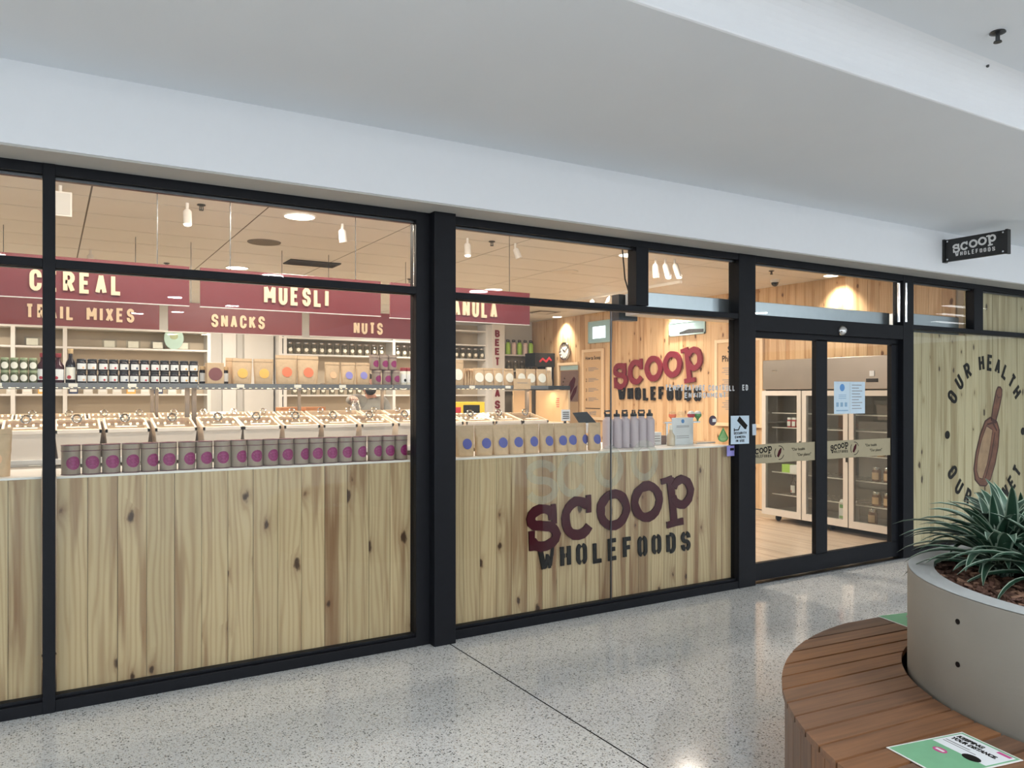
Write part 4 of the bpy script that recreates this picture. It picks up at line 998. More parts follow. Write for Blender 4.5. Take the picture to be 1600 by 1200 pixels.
text('heading', 'How to Scoop', .088, 'ink', t, (.09, -.017, 2.20), bold=.0015, sx=.86)
for k, (d_, z) in enumerate(zip('1234', (1.99, 1.80, 1.62, 1.45))):
    text('number', d_, .085, 'ink', t, (.10, -.017, z))
    b = MB()
    for q in range(3): b.box(.18, -.0165, z+.055-.025*q, .18+(.26, .33, .18)[q]*.9, -.0155, z+.066-.025*q)
    b.build('print_lines', 'greyink', t)
b = MB(); b.box(.09, -.0165, 1.315, .53, -.0155, 1.33); b.build('print_lines', 'ink', t)
r = bpy.data.objects.new('small_logo', None); COL.objects.link(r); r.parent = t
logo(r, .21, 1.20, .13, -.017, -.0155, 'greyink', 'greyink', 0)
t = wall_panel('kraft notice headed Scoop Philosophy beside the black door post', 3.74, 2.85, 1.12, 2.37, None)
text('heading', 'Scoop', .125, 'ink', t, (.24, -.017, 2.18), bold=.002, sx=.95)
text('heading', 'Philosophy', .125, 'ink', t, (.13, -.017, 2.05), bold=.002, sx=.95)
b = MB()
for k, z in enumerate([1.95, 1.92, 1.89, 1.86, 1.78, 1.75, 1.72, 1.64, 1.61, 1.58, 1.55, 1.48, 1.45, 1.42, 1.39, 1.36, 1.28]):
    wd = (.30, .27, .31, .24)[k % 4] if k < 16 else .12; b.box(.44-wd, -.0165, z, .44+wd, -.0155, z+.011)
b.build('print_lines', 'greyink', t)
r = bpy.data.objects.new('small_logo', None); COL.objects.link(r); r.parent = t
logo(r, .34, 1.19, .14, -.017, -.0155, 'greyink', 'greyink', 0)
M['bluewin'] = mat('blue lit window film', (.40, .62, .70), .25, var=.05)
for nm, ya, yb, z0, z1 in (('window_5', 6.86, 6.19, 2.49, 2.88), ('window_6', 4.73, 3.95, 2.484, 2.70)):
    s = struct(nm, (8.39, ya, 0)); s.rotation_euler = (0, 0, RW); W = ya-yb
    MB().box(0, -.012, z0, W, 0, z1).build('frosted_pane', 'bluewin', s)
    for a in ((0, z0, .025, z1), (W-.02, z0, W, z1), (0, z0, W, z0+.02), (0, z1-.02, W, z1)): MB().box(a[0], -.02, a[1], a[2], -.002, a[3]).build('window_frame', 'frosted', s)
    if nm == 'window_5': MB().box(W*.2, -.015, z0+.08, W*.75, -.011, z1-.1).build('lit_lamp_beyond', 'lamp_soft', s) if M.setdefault('lamp_soft', emit('lamp behind film', 'EAF6FF', 1.6)) else 0
    else: MB().prism([(W*.3, z0+.02), (W*.3, z0+.05), (W*.55, z0+.09), (W, z0+.07), (W, z0+.02)], -.015, -.011).build('dark_shape_beyond', 'screen', s)
# staff doorway with poster
s = struct('door_2', (8.39, 7.84, 0)); s.rotation_euler = (0, 0, RW)
bx('architrave', 'letter', s, 0, -.03, 0, .05, 0, 2.17); bx('architrave', 'letter', s, .05, -.03, 2.12, .67, 0, 2.17); bx('door_leaf', 'doorpine', s, .05, -.012, 0, .67, 0, 2.12) if M.setdefault('doorpine', mat('timber door', (.40, .28, .17), .5, var=.1, vs=6)) else 0
bx('vision_glass', 'frosted', s, .09, -.015, 2.03, .66, -.005, 2.11, bevel=0)
t = thing('poster', 'dull brown poster with maroon scoop drawing on staff door', 'poster', (8.376, 7.75, 0), RW)
MB().box(.02, -.004, 1.44, .58, 0, 2.015).build('sheet', 'posterb', t) if M.setdefault('posterb', mat('brown poster', (.16, .10, .085), .5, var=.08)) else 0
MB().prism(rotpts([(-.05, -.2), (.05, -.2), (.08, .1), (.03, .25), (-.04, .25), (-.08, .1)], R(-38), .33, 1.68), -.006, -.004).build('scoop_print', 'maroon', t)
MB().prism(rotpts([(-.03, -.16), (.03, -.16), (.05, .06), (0, .18), (-.05, .06)], R(-38), .45, 1.60), -.006, -.004).build('scoop_print', 'maroon', t)
b = MB()
for k in range(5): a = R(140+18*k); b.prism(disc(.33+.24*math.cos(a), 1.72+.24*math.sin(a), .016, 8), -.006, -.004)
b.build('print_marks', 'ink', t)
t = thing('wall_track', 'ceiling track with small white spotlights near timber wall', 'track light', (6.92, 4.5, 3.03))
MB().box(-.02, -1.6, -.035, .02, 1.2, 0).build('rail', 'plasticwht', t)
for y in (.28, -.14, -.8): MB().tube([(0, y, -.03), (0, y, -.07), (-.06, y-.03, -.16)], [.01, .035, .04], 10).build('spot_head', 'plasticwht', t, 40)

# ------------------------------------------------------------------ till counter and things on it
t = thing('till_counter', 'white topped till counter behind the right window bay', 'counter', (0, 0, 0))
bx('top', 'counter', t, 3.52, .60, 1.12, 4.86, 1.0, 1.16); bx('carcass', 'pinebox', t, 3.54, .62, 0, 4.84, .98, 1.12) if M.setdefault('pinebox', mat('pine carcass', (.5, .36, .2), .5)) else 0
t = thing('till_tablet', 'black till tablet tilted on a stand behind the pouches', 'tablet', (3.855, .78, 1.16), R(4))
b = MB(); b.prism([(-.125, .272), (.02, .278), (.125, .185), (-.045, .172)], -.008, .008); b.build('screen', 'screen', t)
MB().tube([(-.01, .03, .0), (-.005, .01, .20)], .02, 8).build('stand', 'plasticblk', t); bx('base', 'plasticwht', t, -.06, -.04, 0, .07, .09, .02); bx('card_reader', 'paper', t, -.03, -.05, .10, .05, -.02, .185)
t = thing('counter_card', 'white card with print standing left of the till tablet', 'card', (3.61, .70, 1.16))
bx('sheet', 'paper', t, -.042, 0, .208, .042, .006, .30, bevel=0); bx('stand', 'plasticblk', t, -.01, .006, 0, .01, .02, .28); bx('foot', 'plasticblk', t, -.03, -.02, 0, .03, .03, .006)
b = MB()
for k in range(4): b.box(-.03, -.002, .228+.016*k, .03, 0, .234+.016*k)
b.build('print_lines', 'ink', t)
CZ = 1.164
t = thing('checkin_poster', 'white check-in sheet with blue emblem standing on counter right', 'poster', (4.563, .36, CZ))
MB().box(-.118, 0, .0, .118, .006, .225).build('sheet', 'paper', t); MB().prism(disc(.0, .195, .017, 14), -.002, 0).build('emblem', 'blueprint', t)
b = MB()
for k, z in enumerate((.155, .145, .07, .055)): b.box(-.07, -.001, z, .07, 0, z+.004)
b.build('print_lines', 'greyink', t); bx('foot', 'clear', t, -.118, .0, -.0, .118, .06, .004, bevel=0)
t = thing('small_bottle', 'small clear bottle with pale pump left of check-in sheet', 'bottle', (4.385, .31, CZ))
MB().lathe([(.03, 0), (.034, .004), (.034, .08), (.015, .11), (.012, .13)], 14).build('body', 'amber', t, 40) if M.setdefault('amber', mat('pale oil', (.62, .52, .38), .15, var=.1)) else 0
MB().lathe([(.014, .13), (.014, .165), (.008, .17)], 12).build('cap', 'cream', t, 40)
t = thing('card_box', 'white box of cards beside the last lilac bottle', 'box', (4.33, .43, CZ)); bx('box', 'paper', t, -.06, 0, 0, .06, .07, .105); b = MB()
for k in range(3): b.box(-.04, -.002, .03+.02*k, .045, 0, .036+.02*k)
b.build('print_lines', 'greyink', t)
t = thing('dark_packet', 'small dark brown packet between card box and clear bottle', 'packet', (4.435, .45, CZ)); bx('box', 'posterb', t, -.03, 0, 0, .03, .04, .075)
t = thing('flat_booklet', 'flat pale booklets lying on right end of the counter', 'booklet', (4.72, .36, CZ)); bx('cover', 'kraftpanel', t, -.0, 0, 0, .22, .15, .012); bx('pages', 'paper', t, .003, -.002, .002, .217, .148, .010)
t = thing('tap_rack', 'steel rack of small red and green dispensers above counter', 'dispenser rack', (0, .62, CZ))
bx('rail', 'chrome', t, 4.60, 0, .165, 5.02, .03, .18)
bx('leg', 'chrome', t, 4.62, .005, 0, 4.64, .025, .17); bx('leg', 'chrome', t, 4.82, .005, 0, 4.84, .025, .17)
bx('name_plate', 'kraftpanel', t, 4.69, -.006, .19, 4.88, 0, .215)
for i, (x, mm) in enumerate(((4.70, 'orange'), (4.80, 'clear'), (4.92, 'redfruit'), (5.0, 'green'))):
    b = MB(); b.lathe([(.006, .18), (.012, .20), (.034, .225), (.034, .245)], 12, x, .015); b.build('cup', mm, t, 40)
    MB().ell((x, .015, .245), .034, .034, .028, 12, 4, 0, 90).build('dome', 'white' if i > 1 else 'clear', t, 60)

# stickers on the glass
t = thing('camera_notice', 'pale blue SECURITY CAMERA IN USE sticker beside door post', 'sticker', (4.842, -.010, 1.295))
MB().box(-.104, 0, -.115, .104, .003, .115).build('sheet', 'skyblue', t) if M.setdefault('skyblue', mat('pale blue sticker', (.50, .62, .72), .45, var=.04)) else 0
MB().prism(rotpts([(-.06, -.022), (.05, -.022), (.06, -.01), (.06, .02), (-.06, .024)], R(-38), .025, .055), -.002, 0).build('camera_print', 'ink', t)
b = MB(); b.stroke([(.0, .035), (-.02, .0), (-.065, .0)], .008, -.002, 0); b.stroke([(-.068, -.012), (-.068, .014)], .008, -.002, 0); b.stroke([(.055, .01), (.07, .012)], .012, -.002, 0); b.build('bracket_print', 'ink', t)
for s_, z, x, wd in (('SECURITY', -.037, -.072, .144), ('CAMERA', -.068, -.06, .12), ('IN USE', -.099, -.05, .10)):
    b = MB(); caps(b, s_, x, z, .021, -.002, 0, .5, .2, .2, wd); b.build('lettering', 'ink', t)
t = thing('temperature_lettering', 'white vinyl TEMPERATURE CONTROLLED ENVIRONMENT lettering on window and post', 'lettering', (0, 0, 0))
M['vinyl'] = mat('white vinyl', (.62, .63, .64), .4)
b = MB(); caps(b, 'TEMPERATURE CONTROLL', 4.085, 1.612, .048, .0425, .0445, .5, .2, .2, .755); b.build('lettering', 'vinyl', t)
b = MB(); caps(b, 'ED', 4.872, 1.616, .048, -.0065, -.0052, .5, .2, .2, .066); b.build('lettering', 'vinyl', t)
b = MB(); caps(b, 'ENVIRONMENT', 4.285, 1.555, .045, .0425, .0445, .5, .2, .2, .45); b.build('lettering', 'vinyl', t)
t = thing('drop_sticker', 'green drop shaped sticker on window left of camera notice', 'sticker', (4.703, .040, 1.2)); pts = [(0, .115), (-.055, .035)]+arc(0, .03, .057, .032, 175, 365, 10)+[(.055, .035)]
MB().prism(pts, 0, .004).build('sheet', 'green', t); MB().prism([(x*.75, .03+(z-.03)*.75) for x, z in pts], -.001, 0).build('inner_print', 'lightgreen', t)
b = MB()
for k in range(4): b.box(-.02-.003*(3-k), -.002, .035+.012*k, .02+.003*(3-k), -.001, .038+.012*k)
b.build('print_lines', 'green', t)
t = thing('round_sticker', 'small round dark sticker with pale bar on window', 'sticker', (4.587, .040, 1.374)); MB().prism(disc(0, 0, .041), 0, .004).build('sheet', 'violet', t) if M.setdefault('violet', mat('dark violet print', (.06, .03, .05), .4)) else 0
MB().box(-.005, -.001, -.012, .034, 0, .014).build('pale_bar', 'white', t)
t = thing('small_sticker', 'small lilac sticker below the camera notice', 'sticker', (4.78, .040, 1.125)); bx('sheet', 'lav', t, -.035, 0, -.045, .05, .003, .04, bevel=0); bx('print_bar', 'ink', t, .0, -.001, .0, .045, 0, .02, bevel=0)
# door bands and notices
for i, (x0, x1, zl, yy) in enumerate(((5.046, 5.925, (1.004, 1.155, .99, 1.17), .058), (6.013, 6.965, (1.0, 1.165, .995, 1.163), .062))):
    t = thing('door_band', 'kraft coloured logo band across the %s glass door leaf' % ('left', 'right')[i], 'sticker band', (0, yy, 0))
    MB().box(x0, 0, 1.0, x1, .003, 1.162).build('sheet', 'band', t)
    ox = x0+(.0 if i == 0 else .06)
    r = bpy.data.objects.new('small_logo', None); COL.objects.link(r); r.parent = t
    logo(r, ox, 1.048, .16, -.001, 0, 'ink', 'ink', 0)
    b = MB(); 
    for k in range(3): b.stroke(arc(ox+.345, 1.083, .058, .058, 20+120*k, 100+120*k, 6), .006, -.001, 0)
    b.build('ring_print', 'ink', t); MB().prism(rotpts([(-.012, -.04), (.012, -.04), (.018, .01), (.006, .045), (-.006, .045), (-.018, .01)], R(-30), ox+.345, 1.083), -.001, 0).build('scoop_print', 'maroon', t)
    text('slogan', '"Our health', .036, 'ink', t, (ox+.50, -.001, 1.094), (90, 0, 0), sx=1.0); text('slogan', '"Our planet"', .036, 'ink', t, (ox+.57, -.001, 1.045), (90, 0, 0))
t = thing('door_notice', 'pair of white notices with blue circle taped to right door', 'notice', (0, .060, 0))
for x0, x1 in ((6.122, 6.345), (6.35, 6.567)):
    MB().box(x0, 0, 1.405, x1, .003, 1.70).build('sheet', 'skypaper', t) if M.setdefault('skypaper', mat('pale blue paper', (.55, .68, .78), .55, var=.04)) else 0
MB().prism(disc(6.235, 1.645, .034), -.001, 0).build('emblem', 'blueprint', t)
b = MB()
for k in range(3): b.box(6.185, -.001, 1.575-.016*k, 6.29, 0, 1.581-.016*k)
for k in range(3): b.box(6.15+.06*k, -.001, 1.47, 6.185+.06*k, 0, 1.51)
b.box(6.15, -.001, 1.43, 6.32, 0, 1.44); b.build('print_lines', 'blueprint2', t) if M.setdefault('blueprint2', mat('soft blue print', (.24, .40, .56), .5)) else 0
b = MB()
for k in range(9): b.box(6.375, -.001, 1.665-.027*k, 6.375+(.14, .10, .15, .12)[k % 4], 0, 1.672-.027*k)
b.build('print_lines', 'greyink', t)

# ------------------------------------------------------------------ display fridge
F0, F1 = .46, 2.284
t = thing('display_fridge', 'three door upright glass fridge with stainless header against timber wall', 'fridge', (0, 0, 0))
bx('back_panel', 'fridge_in', t, 8.34, F0, .09, 8.38, F1, 2.0); bx('side_panel', 'steel', t, 7.74, F1-.03, .09, 8.38, F1, 2.0); bx('side_panel', 'steel', t, 7.74, F0, .09, 8.38, F0+.03, 2.0)
bx('base', 'fridge_in', t, 7.76, F0, .085, 8.36, F1, .13); bx('top', 'steel', t, 7.76, F0, 1.66, 8.38, F1, 2.0); bx('header', 'steel', t, 7.715, F0, 1.64, 7.76, F1, 2.005, bevel=.008)
bx('badge', 'chrome', t, 7.708, 2.06, 1.86, 7.716, 2.13, 1.885); bx('controller', 'plasticblk', t, 7.706, .70, 1.715, 7.716, .84, 1.755); bx('sticker', 'paper', t, 7.708, .74, 1.78, 7.716, .80, 1.84)
for z in (1.34, 1.16, .88, .60, .325):
    b = MB()
    b.box(7.84, F0+.04, z, 7.85, F1-.04, z+.012)
    for k in range(22): b.box(7.84, F0+.05+k*.079, z, 8.33, F0+.055+k*.079, z+.005)
    b.build('wire_shelf', 'rack', t)
for y0, y1 in ((1.694, 2.284), (1.062, 1.680), (.46, 1.048)):
    b = MB(); b.box(7.70, y0, .085, 7.74, y0+.06, 1.625); b.box(7.70, y1-.06, .085, 7.74, y1, 1.625); b.box(7.70, y0+.06, .085, 7.74, y1-.06, .165); b.box(7.70, y0+.06, 1.565, 7.74, y1-.06, 1.625)
    o = b.build('door', 'fridge_frame', t, bevel=0)
    MB().box(7.718, y0+.06, .165, 7.724, y1-.06, 1.565).build('glass_pane', 'clear', o)
    MB().box(7.69, y0+.0, .82, 7.70, y0+.02, 1.02).build('handle', 'plasticblk', o)
for y in (2.15, 1.38, .62):
    for x in (7.85, 8.25):
        b = MB(); b.lathe([(.035, -.018), (.042, -.012), (.042, .012), (.035, .018)], 14); o = b.build('castor_wheel', 'plasticblk', t, 40); o.rotation_euler = (R(90), 0, 0); o.location = (x, y, .042)
area('fridge_lamp', (7.85, 1.4, 1.62), (0, 0, 0), .1, 1.6, 2.0, (1, .92, .82))
for i, y in enumerate((2.02, 1.95, 1.88)):
    make_jar('white topped pink tub, %s of three on upper fridge shelf' % ORD[i], .03, .12, 'redfruit', 'white', 'white', (7.9, y, 1.172), R(-90), 'white topped tubs in fridge')
t = thing('salad_pack', 'lime and white box on the middle left fridge shelf', 'box', (7.9, 2.02, .612)); bx('box', 'lime', t, -.05, -.04, 0, .05, .08, .10); bx('box', 'white', t, -.05, -.16, 0, .05, -.04, .10)
make_wine('single dark bottle with white label on lower left fridge shelf', .037, .25, (7.95, 2.0, .337), 'jam', 'white', 'lidblk').rotation_euler = (0, 0, R(-90))
for i, y in enumerate((1.25, 1.13)):
    t = thing('milk_carton', 'white and green drink carton, %s behind centre door stile' % ORD[i], 'carton', (7.9, y, .13), 0, 'cartons in middle fridge door')
    bx('box', 'white', t, -.04, -.045, 0, .04, .045, .19); MB().taper(-.04, -.045, .04, .045, .19, -.005, -.045, .005, .045, .235).build('gable_top', 'white', t); bx('print', 'green', t, -.043, -.03, .14, -.04, .03, .18, bevel=0); bx('print', 'lightgreen', t, -.043, -.035, .02, -.04, .035, .05, bevel=0)
for i, (y, z) in enumerate(((.92, .892), (.80, .892), (.68, .892), (.58, .892))):
    make_jar('%s preserve jar with pale label on right fridge door shelf' % ORD[i], .046, .15, 'brown_jar' if i % 2 == 0 else 'kraft', 'lidblk', 'peach' if i < 2 else 'white', (7.92, y, z), R(-90), 'jars high in the right fridge door')
for k, z in enumerate((.337, .612)):
    for i, y in enumerate((.86, .72, .57)):
        make_jar('brown preserve jar, %s on the %s right fridge shelf' % (ORD[i], ('lower', 'middle')[k]), .048, .16, 'brown_jar', 'chrome', 'kraftpanel', (7.93, y, z), R(-90), 'brown jars in right fridge door')
for i, y in enumerate((.90, .62)):
    make_jar('brown preserve jar, %s on the fridge floor behind right door' % ORD[i], .05, .17, 'brown_jar', 'chrome', 'kraftpanel', (7.92, y, .13), R(-90), 'jars on fridge floor')
t = thing('yellow_pack', 'yellow and orange pack behind centre fridge door', 'packet', (7.9, 1.18, .892)); bx('box', 'yellowbox', t, -.04, -.05, 0, .04, .05, .13); bx('box', 'orange', t, -.04, .055, 0, .04, .12, .13)
make_jar('white topped jar alone high in middle fridge door', .032, .11, 'cream', 'white', 'white', (7.9, 1.14, 1.172), R(-90))

# ------------------------------------------------------------------ shop ceiling fittings
for i, (x, y) in enumerate(DOWN[:5]+[DOWN[8]]):
    t = thing('downlight', 'round lit downlight in shop ceiling above %s' % ('the MUESLI sign front', 'the SNACKS sign', 'the door side bay', 'the centre rear aisle', 'the far left shelving', 'the far right shelving')[i], 'downlight', (x, y, 3.03), 0, 'round downlights in the shop ceiling')
    b = MB(); b.tube([(.125*math.cos(2*math.pi*k/24), .125*math.sin(2*math.pi*k/24), -.002) for k in range(24)], .008, 6, True); b.build('trim_ring', 'plasticwht', t, 50)
    MB().lathe([(.118, -.006), (.118, -.002)], 24).build('diffuser', 'lamp', t)
for i, (x, y) in enumerate([(1.76, 3.05), (5.23, 3.05)]):
    t = thing('ceiling_speaker', 'round unlit ceiling disc in %s of shop ceiling' % ('the left half', 'the right half')[i], 'ceiling disc', (x, y, 3.03), 0, 'round ceiling discs')
    MB().lathe([(.15, -.008), (.155, 0)], 24).build('grille', 'grid' if i == 0 else 'plasticwht', t)
def track_spot(label, x, y, rot, dn=.11, lit=True):
    t = thing('track_spot', label, 'spotlight', (x, y, 3.03), 0, 'white track spotlights')
    MB().tube([(0, 0, 0), (0, 0, -.06)], .012, 8).build('stem', 'plasticwht', t)
    a = R(rot); dx, dz = math.sin(a)*.5, -math.cos(a)
    p0 = Vector((0, 0, -.05)); p1 = p0+Vector((dx*.6, -abs(dx)*.3, dz)).normalized()*dn
    MB().tube([p0, p0.lerp(p1, .12), p1], [.022, .032, .032], 14).build('head', 'plasticwht', t, 40)
    if lit: MB().ell(p1+Vector((0, 0, -.004)), .028, .028, .012).build('bulb', 'lamp', t, 60)
track_spot('lit white track spot above the left end of CEREAL sign', .90, 1.80, 4)
track_spot('unlit white track spot above MUESLI sign near the column', 2.14, 1.90, 14, lit=False)
track_spot('lit white track spot just right of the black column', 3.33, 1.89, 4)
track_spot('small white track spot above the GRANULA sign end', 3.84, 1.88, 50, .1, False)
for i, (x, y, a) in enumerate(((5.59, 1.87, 6), (5.68, 1.82, 38), (5.77, 1.77, 46))): track_spot('white track spot, %s of the cluster of three above door side bay' % ORD[i], x, y, a, .15, i > 0)
track_spot('small white track spot deep in the shop behind CEREAL sign', .36, 4.34, 10, .12, False)
t = thing('wall_speaker', 'grey white speaker box hung beside the slim mullion', 'speaker', (.07, 1.72, 3.03)); bx('box', 'plasticwht', t, -.05, -.05, -.22, .07, .06, -.05); MB().tube([(0, 0, 0), (0, 0, -.06)], .012, 8).build('stem', 'plasticwht', t); bx('grille', 'shopwall', t, -.04, -.054, -.21, .06, -.05, -.06)
for i, (x, y) in enumerate([(1.0, 1.80), (3.6, 1.91), (7.28, 1.77), (1.12, 4.82), (3.9, 4.55)]):
    sprinkler(x, y, 3.03, 'small shop ceiling sprinkler %s' % ('near the left track spot', 'right of the column spot', 'above the door transom', 'above TRAIL MIXES sign', 'above NUTS sign')[i], .9)
t = thing('dome_camera', 'small dark dome camera on shop ceiling above door', 'camera', (7.9, 2.25, 3.03)); MB().lathe([(.06, 0), (.06, -.035)], 16).build('base', 'plasticwht', t, 40); MB().ell((0, 0, -.035), .045, .045, .05, 14, 6, -90, 0).build('dome', 'screen', t, 60)
t = thing('rear_camera', 'small dark dome camera at the far end of shop ceiling', 'camera', (7.35, 7.7, 3.03)); MB().lathe([(.06, 0), (.06, -.03)], 16).build('base', 'plasticwht', t, 40); MB().ell((0, 0, -.03), .05, .05, .05, 14, 6, -90, 0).build('dome', 'screen', t, 60)
t = thing('air_grille', 'slatted air grille in shop ceiling above MUESLI sign', 'air vent', (2.5, 4.0, 3.03))
MB().box(-.28, -.16, -.004, .28, .16, 0).build('backing', 'screen', t)
for k in range(7): o = MB().box(-.28, -.012, -.012, .28, .012, -.008).build('slat', 'grid', t); o.location = (0, -.14+.047*k, 0); o.rotation_euler = (R(25), 0, 0)
t = thing('air_diffuser', 'square air diffuser in ceiling near the wall clock', 'air vent', (7.5, 7.0, 3.03))
for k, q in enumerate((.3, .22, .14)): MB().box(-q, -q, -.006-.006*k, q, q, -.002-.006*k).build('diffuser_ring', ('plasticwht', 'grid', 'plasticwht')[k], t)
for i, y in enumerate((7.6, 4.5, 1.65)):
    t = thing('wall_washer', 'recessed wall washer glowing over timber wall %s' % ('above the clock', 'above the wall logo', 'above the fridge')[i], 'downlight', (8.2, y, 3.03), 0, 'wall washers')
    MB().lathe([(.10, -.004), (.105, 0)], 20).build('trim_ring', 'plasticwht', t); MB().lathe([(.085, -.007), (.085, -.003)], 20).build('diffuser', 'lamp', t)

# ------------------------------------------------------------------ the person behind the rear row
def skin_mesh(name, pts, edges, rad, m, parent, sub=2):
    me = bpy.data.meshes.new(name); me.from_pydata(pts, edges, []); o = bpy.data.objects.new(name, me); COL.objects.link(o)
    md = o.modifiers.new('skin', 'SKIN'); md.use_smooth_shade = True
    for i, v in enumerate(me.skin_vertices[0].data): v.radius = (rad[i], rad[i]*.9) if not isinstance(rad[i], tuple) else rad[i]; v.use_root = (i == 0)
    sd = o.modifiers.new('sub', 'SUBSURF'); sd.levels = sub; sd.render_levels = sub
    dg = bpy.context.evaluated_depsgraph_get(); e = bpy.data.meshes.new_from_object(o.evaluated_get(dg)); bpy.data.objects.remove(o)
    e.materials.clear(); e.materials.append(M[m]); e.name = name
    e.polygons.foreach_set('use_smooth', [True]*len(e.polygons))
    o = bpy.data.objects.new(name, e); COL.objects.link(o); o.parent = parent; return o
pr = thing('person', 'person in grey sweater and black mask holding a clear bag behind rear bins', 'person', (3.17, 4.02, 0))
#        0 pelvis      1 waist         2 chest          3 neck base      4 neck           5 sh R(left in view) 6 elbow         7 wrist            8 hand           9 sh L         10 elbow        11 wrist          12 hip          13 knee         14 ankle      15 hip  16 knee 17 ankle
P = [(0, .02, .96), (0, .02, 1.12), (.01, 0, 1.36), (0, -.03, 1.56), (-.02, -.06, 1.62), (-.155, -.02, 1.535), (-.27, -.12, 1.51), (-.315, -.30, 1.535), (-.32, -.34, 1.545), (.165, -.02, 1.54), (.235, -.08, 1.22), (.16, -.28, 1.13), (-.095, .02, .90), (-.1, .0, .50), (-.1, .03, .08), (.095, .02, .90), (.1, 0, .50), (.1, .03, .08)]
Ed = [(0, 1), (1, 2), (2, 3), (3, 4), (2, 5), (5, 6), (6, 7), (7, 8), (2, 9), (9, 10), (10, 11), (0, 12), (12, 13), (13, 14), (0, 15), (15, 16), (16, 17)]
rb = [.13, .115, .135, .065, .05, .06, .043, .028, .026, .06, .043, .028, .085, .058, .038, .085, .058, .038]
skin_mesh('body', P, Ed, rb, 'skin', pr)
sw = [0, 1, 2, 3, 5, 6, 7, 9, 10, 11]; ix = {v: i for i, v in enumerate(sw)}
PP = [P[i] for i in sw]; PP[ix[0]] = (0, .02, 1.0)
skin_mesh('sweater', PP, [(ix[a], ix[b_]) for a, b_ in Ed if a in ix and b_ in ix], [(.155, .12), (.145, .115), (.165, .125), (.085, .08), .078, .060, .045, .078, .060, .045], 'sweater', pr)
tr = [0, 12, 13, 14, 15, 16, 17]; it = {v: i for i, v in enumerate(tr)}
skin_mesh('trousers', [P[i] for i in tr], [(it[a], it[b_]) for a, b_ in Ed if a in it and b_ in it], [.15, .10, .072, .055, .10, .072, .055], 'trousers', pr)
b = MB(); HC = Vector((-.035, -.085, 1.69))
b.ell(HC, .075, .095, .118, 18, 12); b.build('head', 'skin', pr, 80)
b = MB(); b.ell(HC+Vector((0, .012, .025)), .083, .098, .105, 18, 8, 5, 90); b.ell(HC+Vector((0, .035, .0)), .080, .075, .10, 16, 8); b.build('hair', 'hair', pr, 80)
b = MB(); b.ell(HC+Vector((0, -.052, -.062)), .062, .060, .055, 16, 8); b.build('face_mask', 'mask', pr, 80)
b = MB(); b.ell(HC+Vector((0, -.098, -.005)), .012, .016, .024, 8, 6); b.ell(HC+Vector((-.078, .0, -.015)), .01, .02, .03, 8, 6); b.ell(HC+Vector((.078, .0, -.015)), .01, .02, .03, 8, 6); b.build('nose_and_ears', 'skin', pr, 80)
b = MB()
for s_ in (-1, 1): b.ell(HC+Vector((.03*s_, -.085, .012)), .013, .009, .008, 8, 6)
b.build('eyes', 'white', pr, 80); b = MB()
for s_ in (-1, 1): b.ell(HC+Vector((.03*s_, -.092, .012)), .006, .005, .006, 8, 6)
b.build('irises', 'ink', pr, 80)
M['glove'] = mat('clear plastic glove', (.62, .44, .40), .35, var=.05)
def hand(h, s_, parent):
    hx, hy, hz = h; b = MB()
    b.ell((hx, hy-.02, hz-.004), .042, .045, .026, 12, 6)
    for k in range(4):
        x = hx+s_*(-.030+.020*k); L_ = (.030, .036, .034, .026)[k]
        b.tube([(x, hy-.045, hz), (x, hy-.045-L_, hz-.012), (x, hy-.045-L_*1.1, hz-.04), (x, hy-.04-L_*.6, hz-.055)], [.0095, .009, .0085, .006], 7)
    b.tube([(hx+s_*.035, hy-.005, hz-.01), (hx+s_*.055, hy-.03, hz-.025), (hx+s_*.040, hy-.055, hz-.045)], [.011, .010, .007], 7)
    b.build('hand', 'glove', parent, 80)
hand((-.325, -.35, 1.545), 1, pr); hand((.15, -.32, 1.13), -1, pr)
bg = thing('plastic_bag', 'clear plastic bag held open over the rear bins', 'bag', (2.845, 3.575, 1.36))
b = MB(); rng = random.Random(3); n = 16; vs = []; K = 6
for k in range(K+1):
    z = .155*k/K; wv = .085-.045*(k/K)**1.3
    for i in range(n): a = 2*math.pi*i/n; rr = wv*(1+rng.uniform(-.10, .10)); vs.append((rr*math.cos(a)+.0, rr*.7*math.sin(a), z))
b.add(vs, [(k*n+i, k*n+(i+1) % n, (k+1)*n+(i+1) % n, (k+1)*n+i) for k in range(K) for i in range(n)]); b.build('film', 'bagfilm', bg, 60)
for i, x in enumerate((2.42, 2.72)):
    t = thing('aisle_box', '%s low orange brown carton beyond the rear bins' % ORD[i], 'carton', (x, 4.6, 0), 0, 'cartons beyond rear bins'); bx('box', 'orangebox', t, -.12, 0, 0, .12, .2, 1.43) if M.setdefault('orangebox', mat('orange brown carton', (.55, .24, .10), .6)) else 0

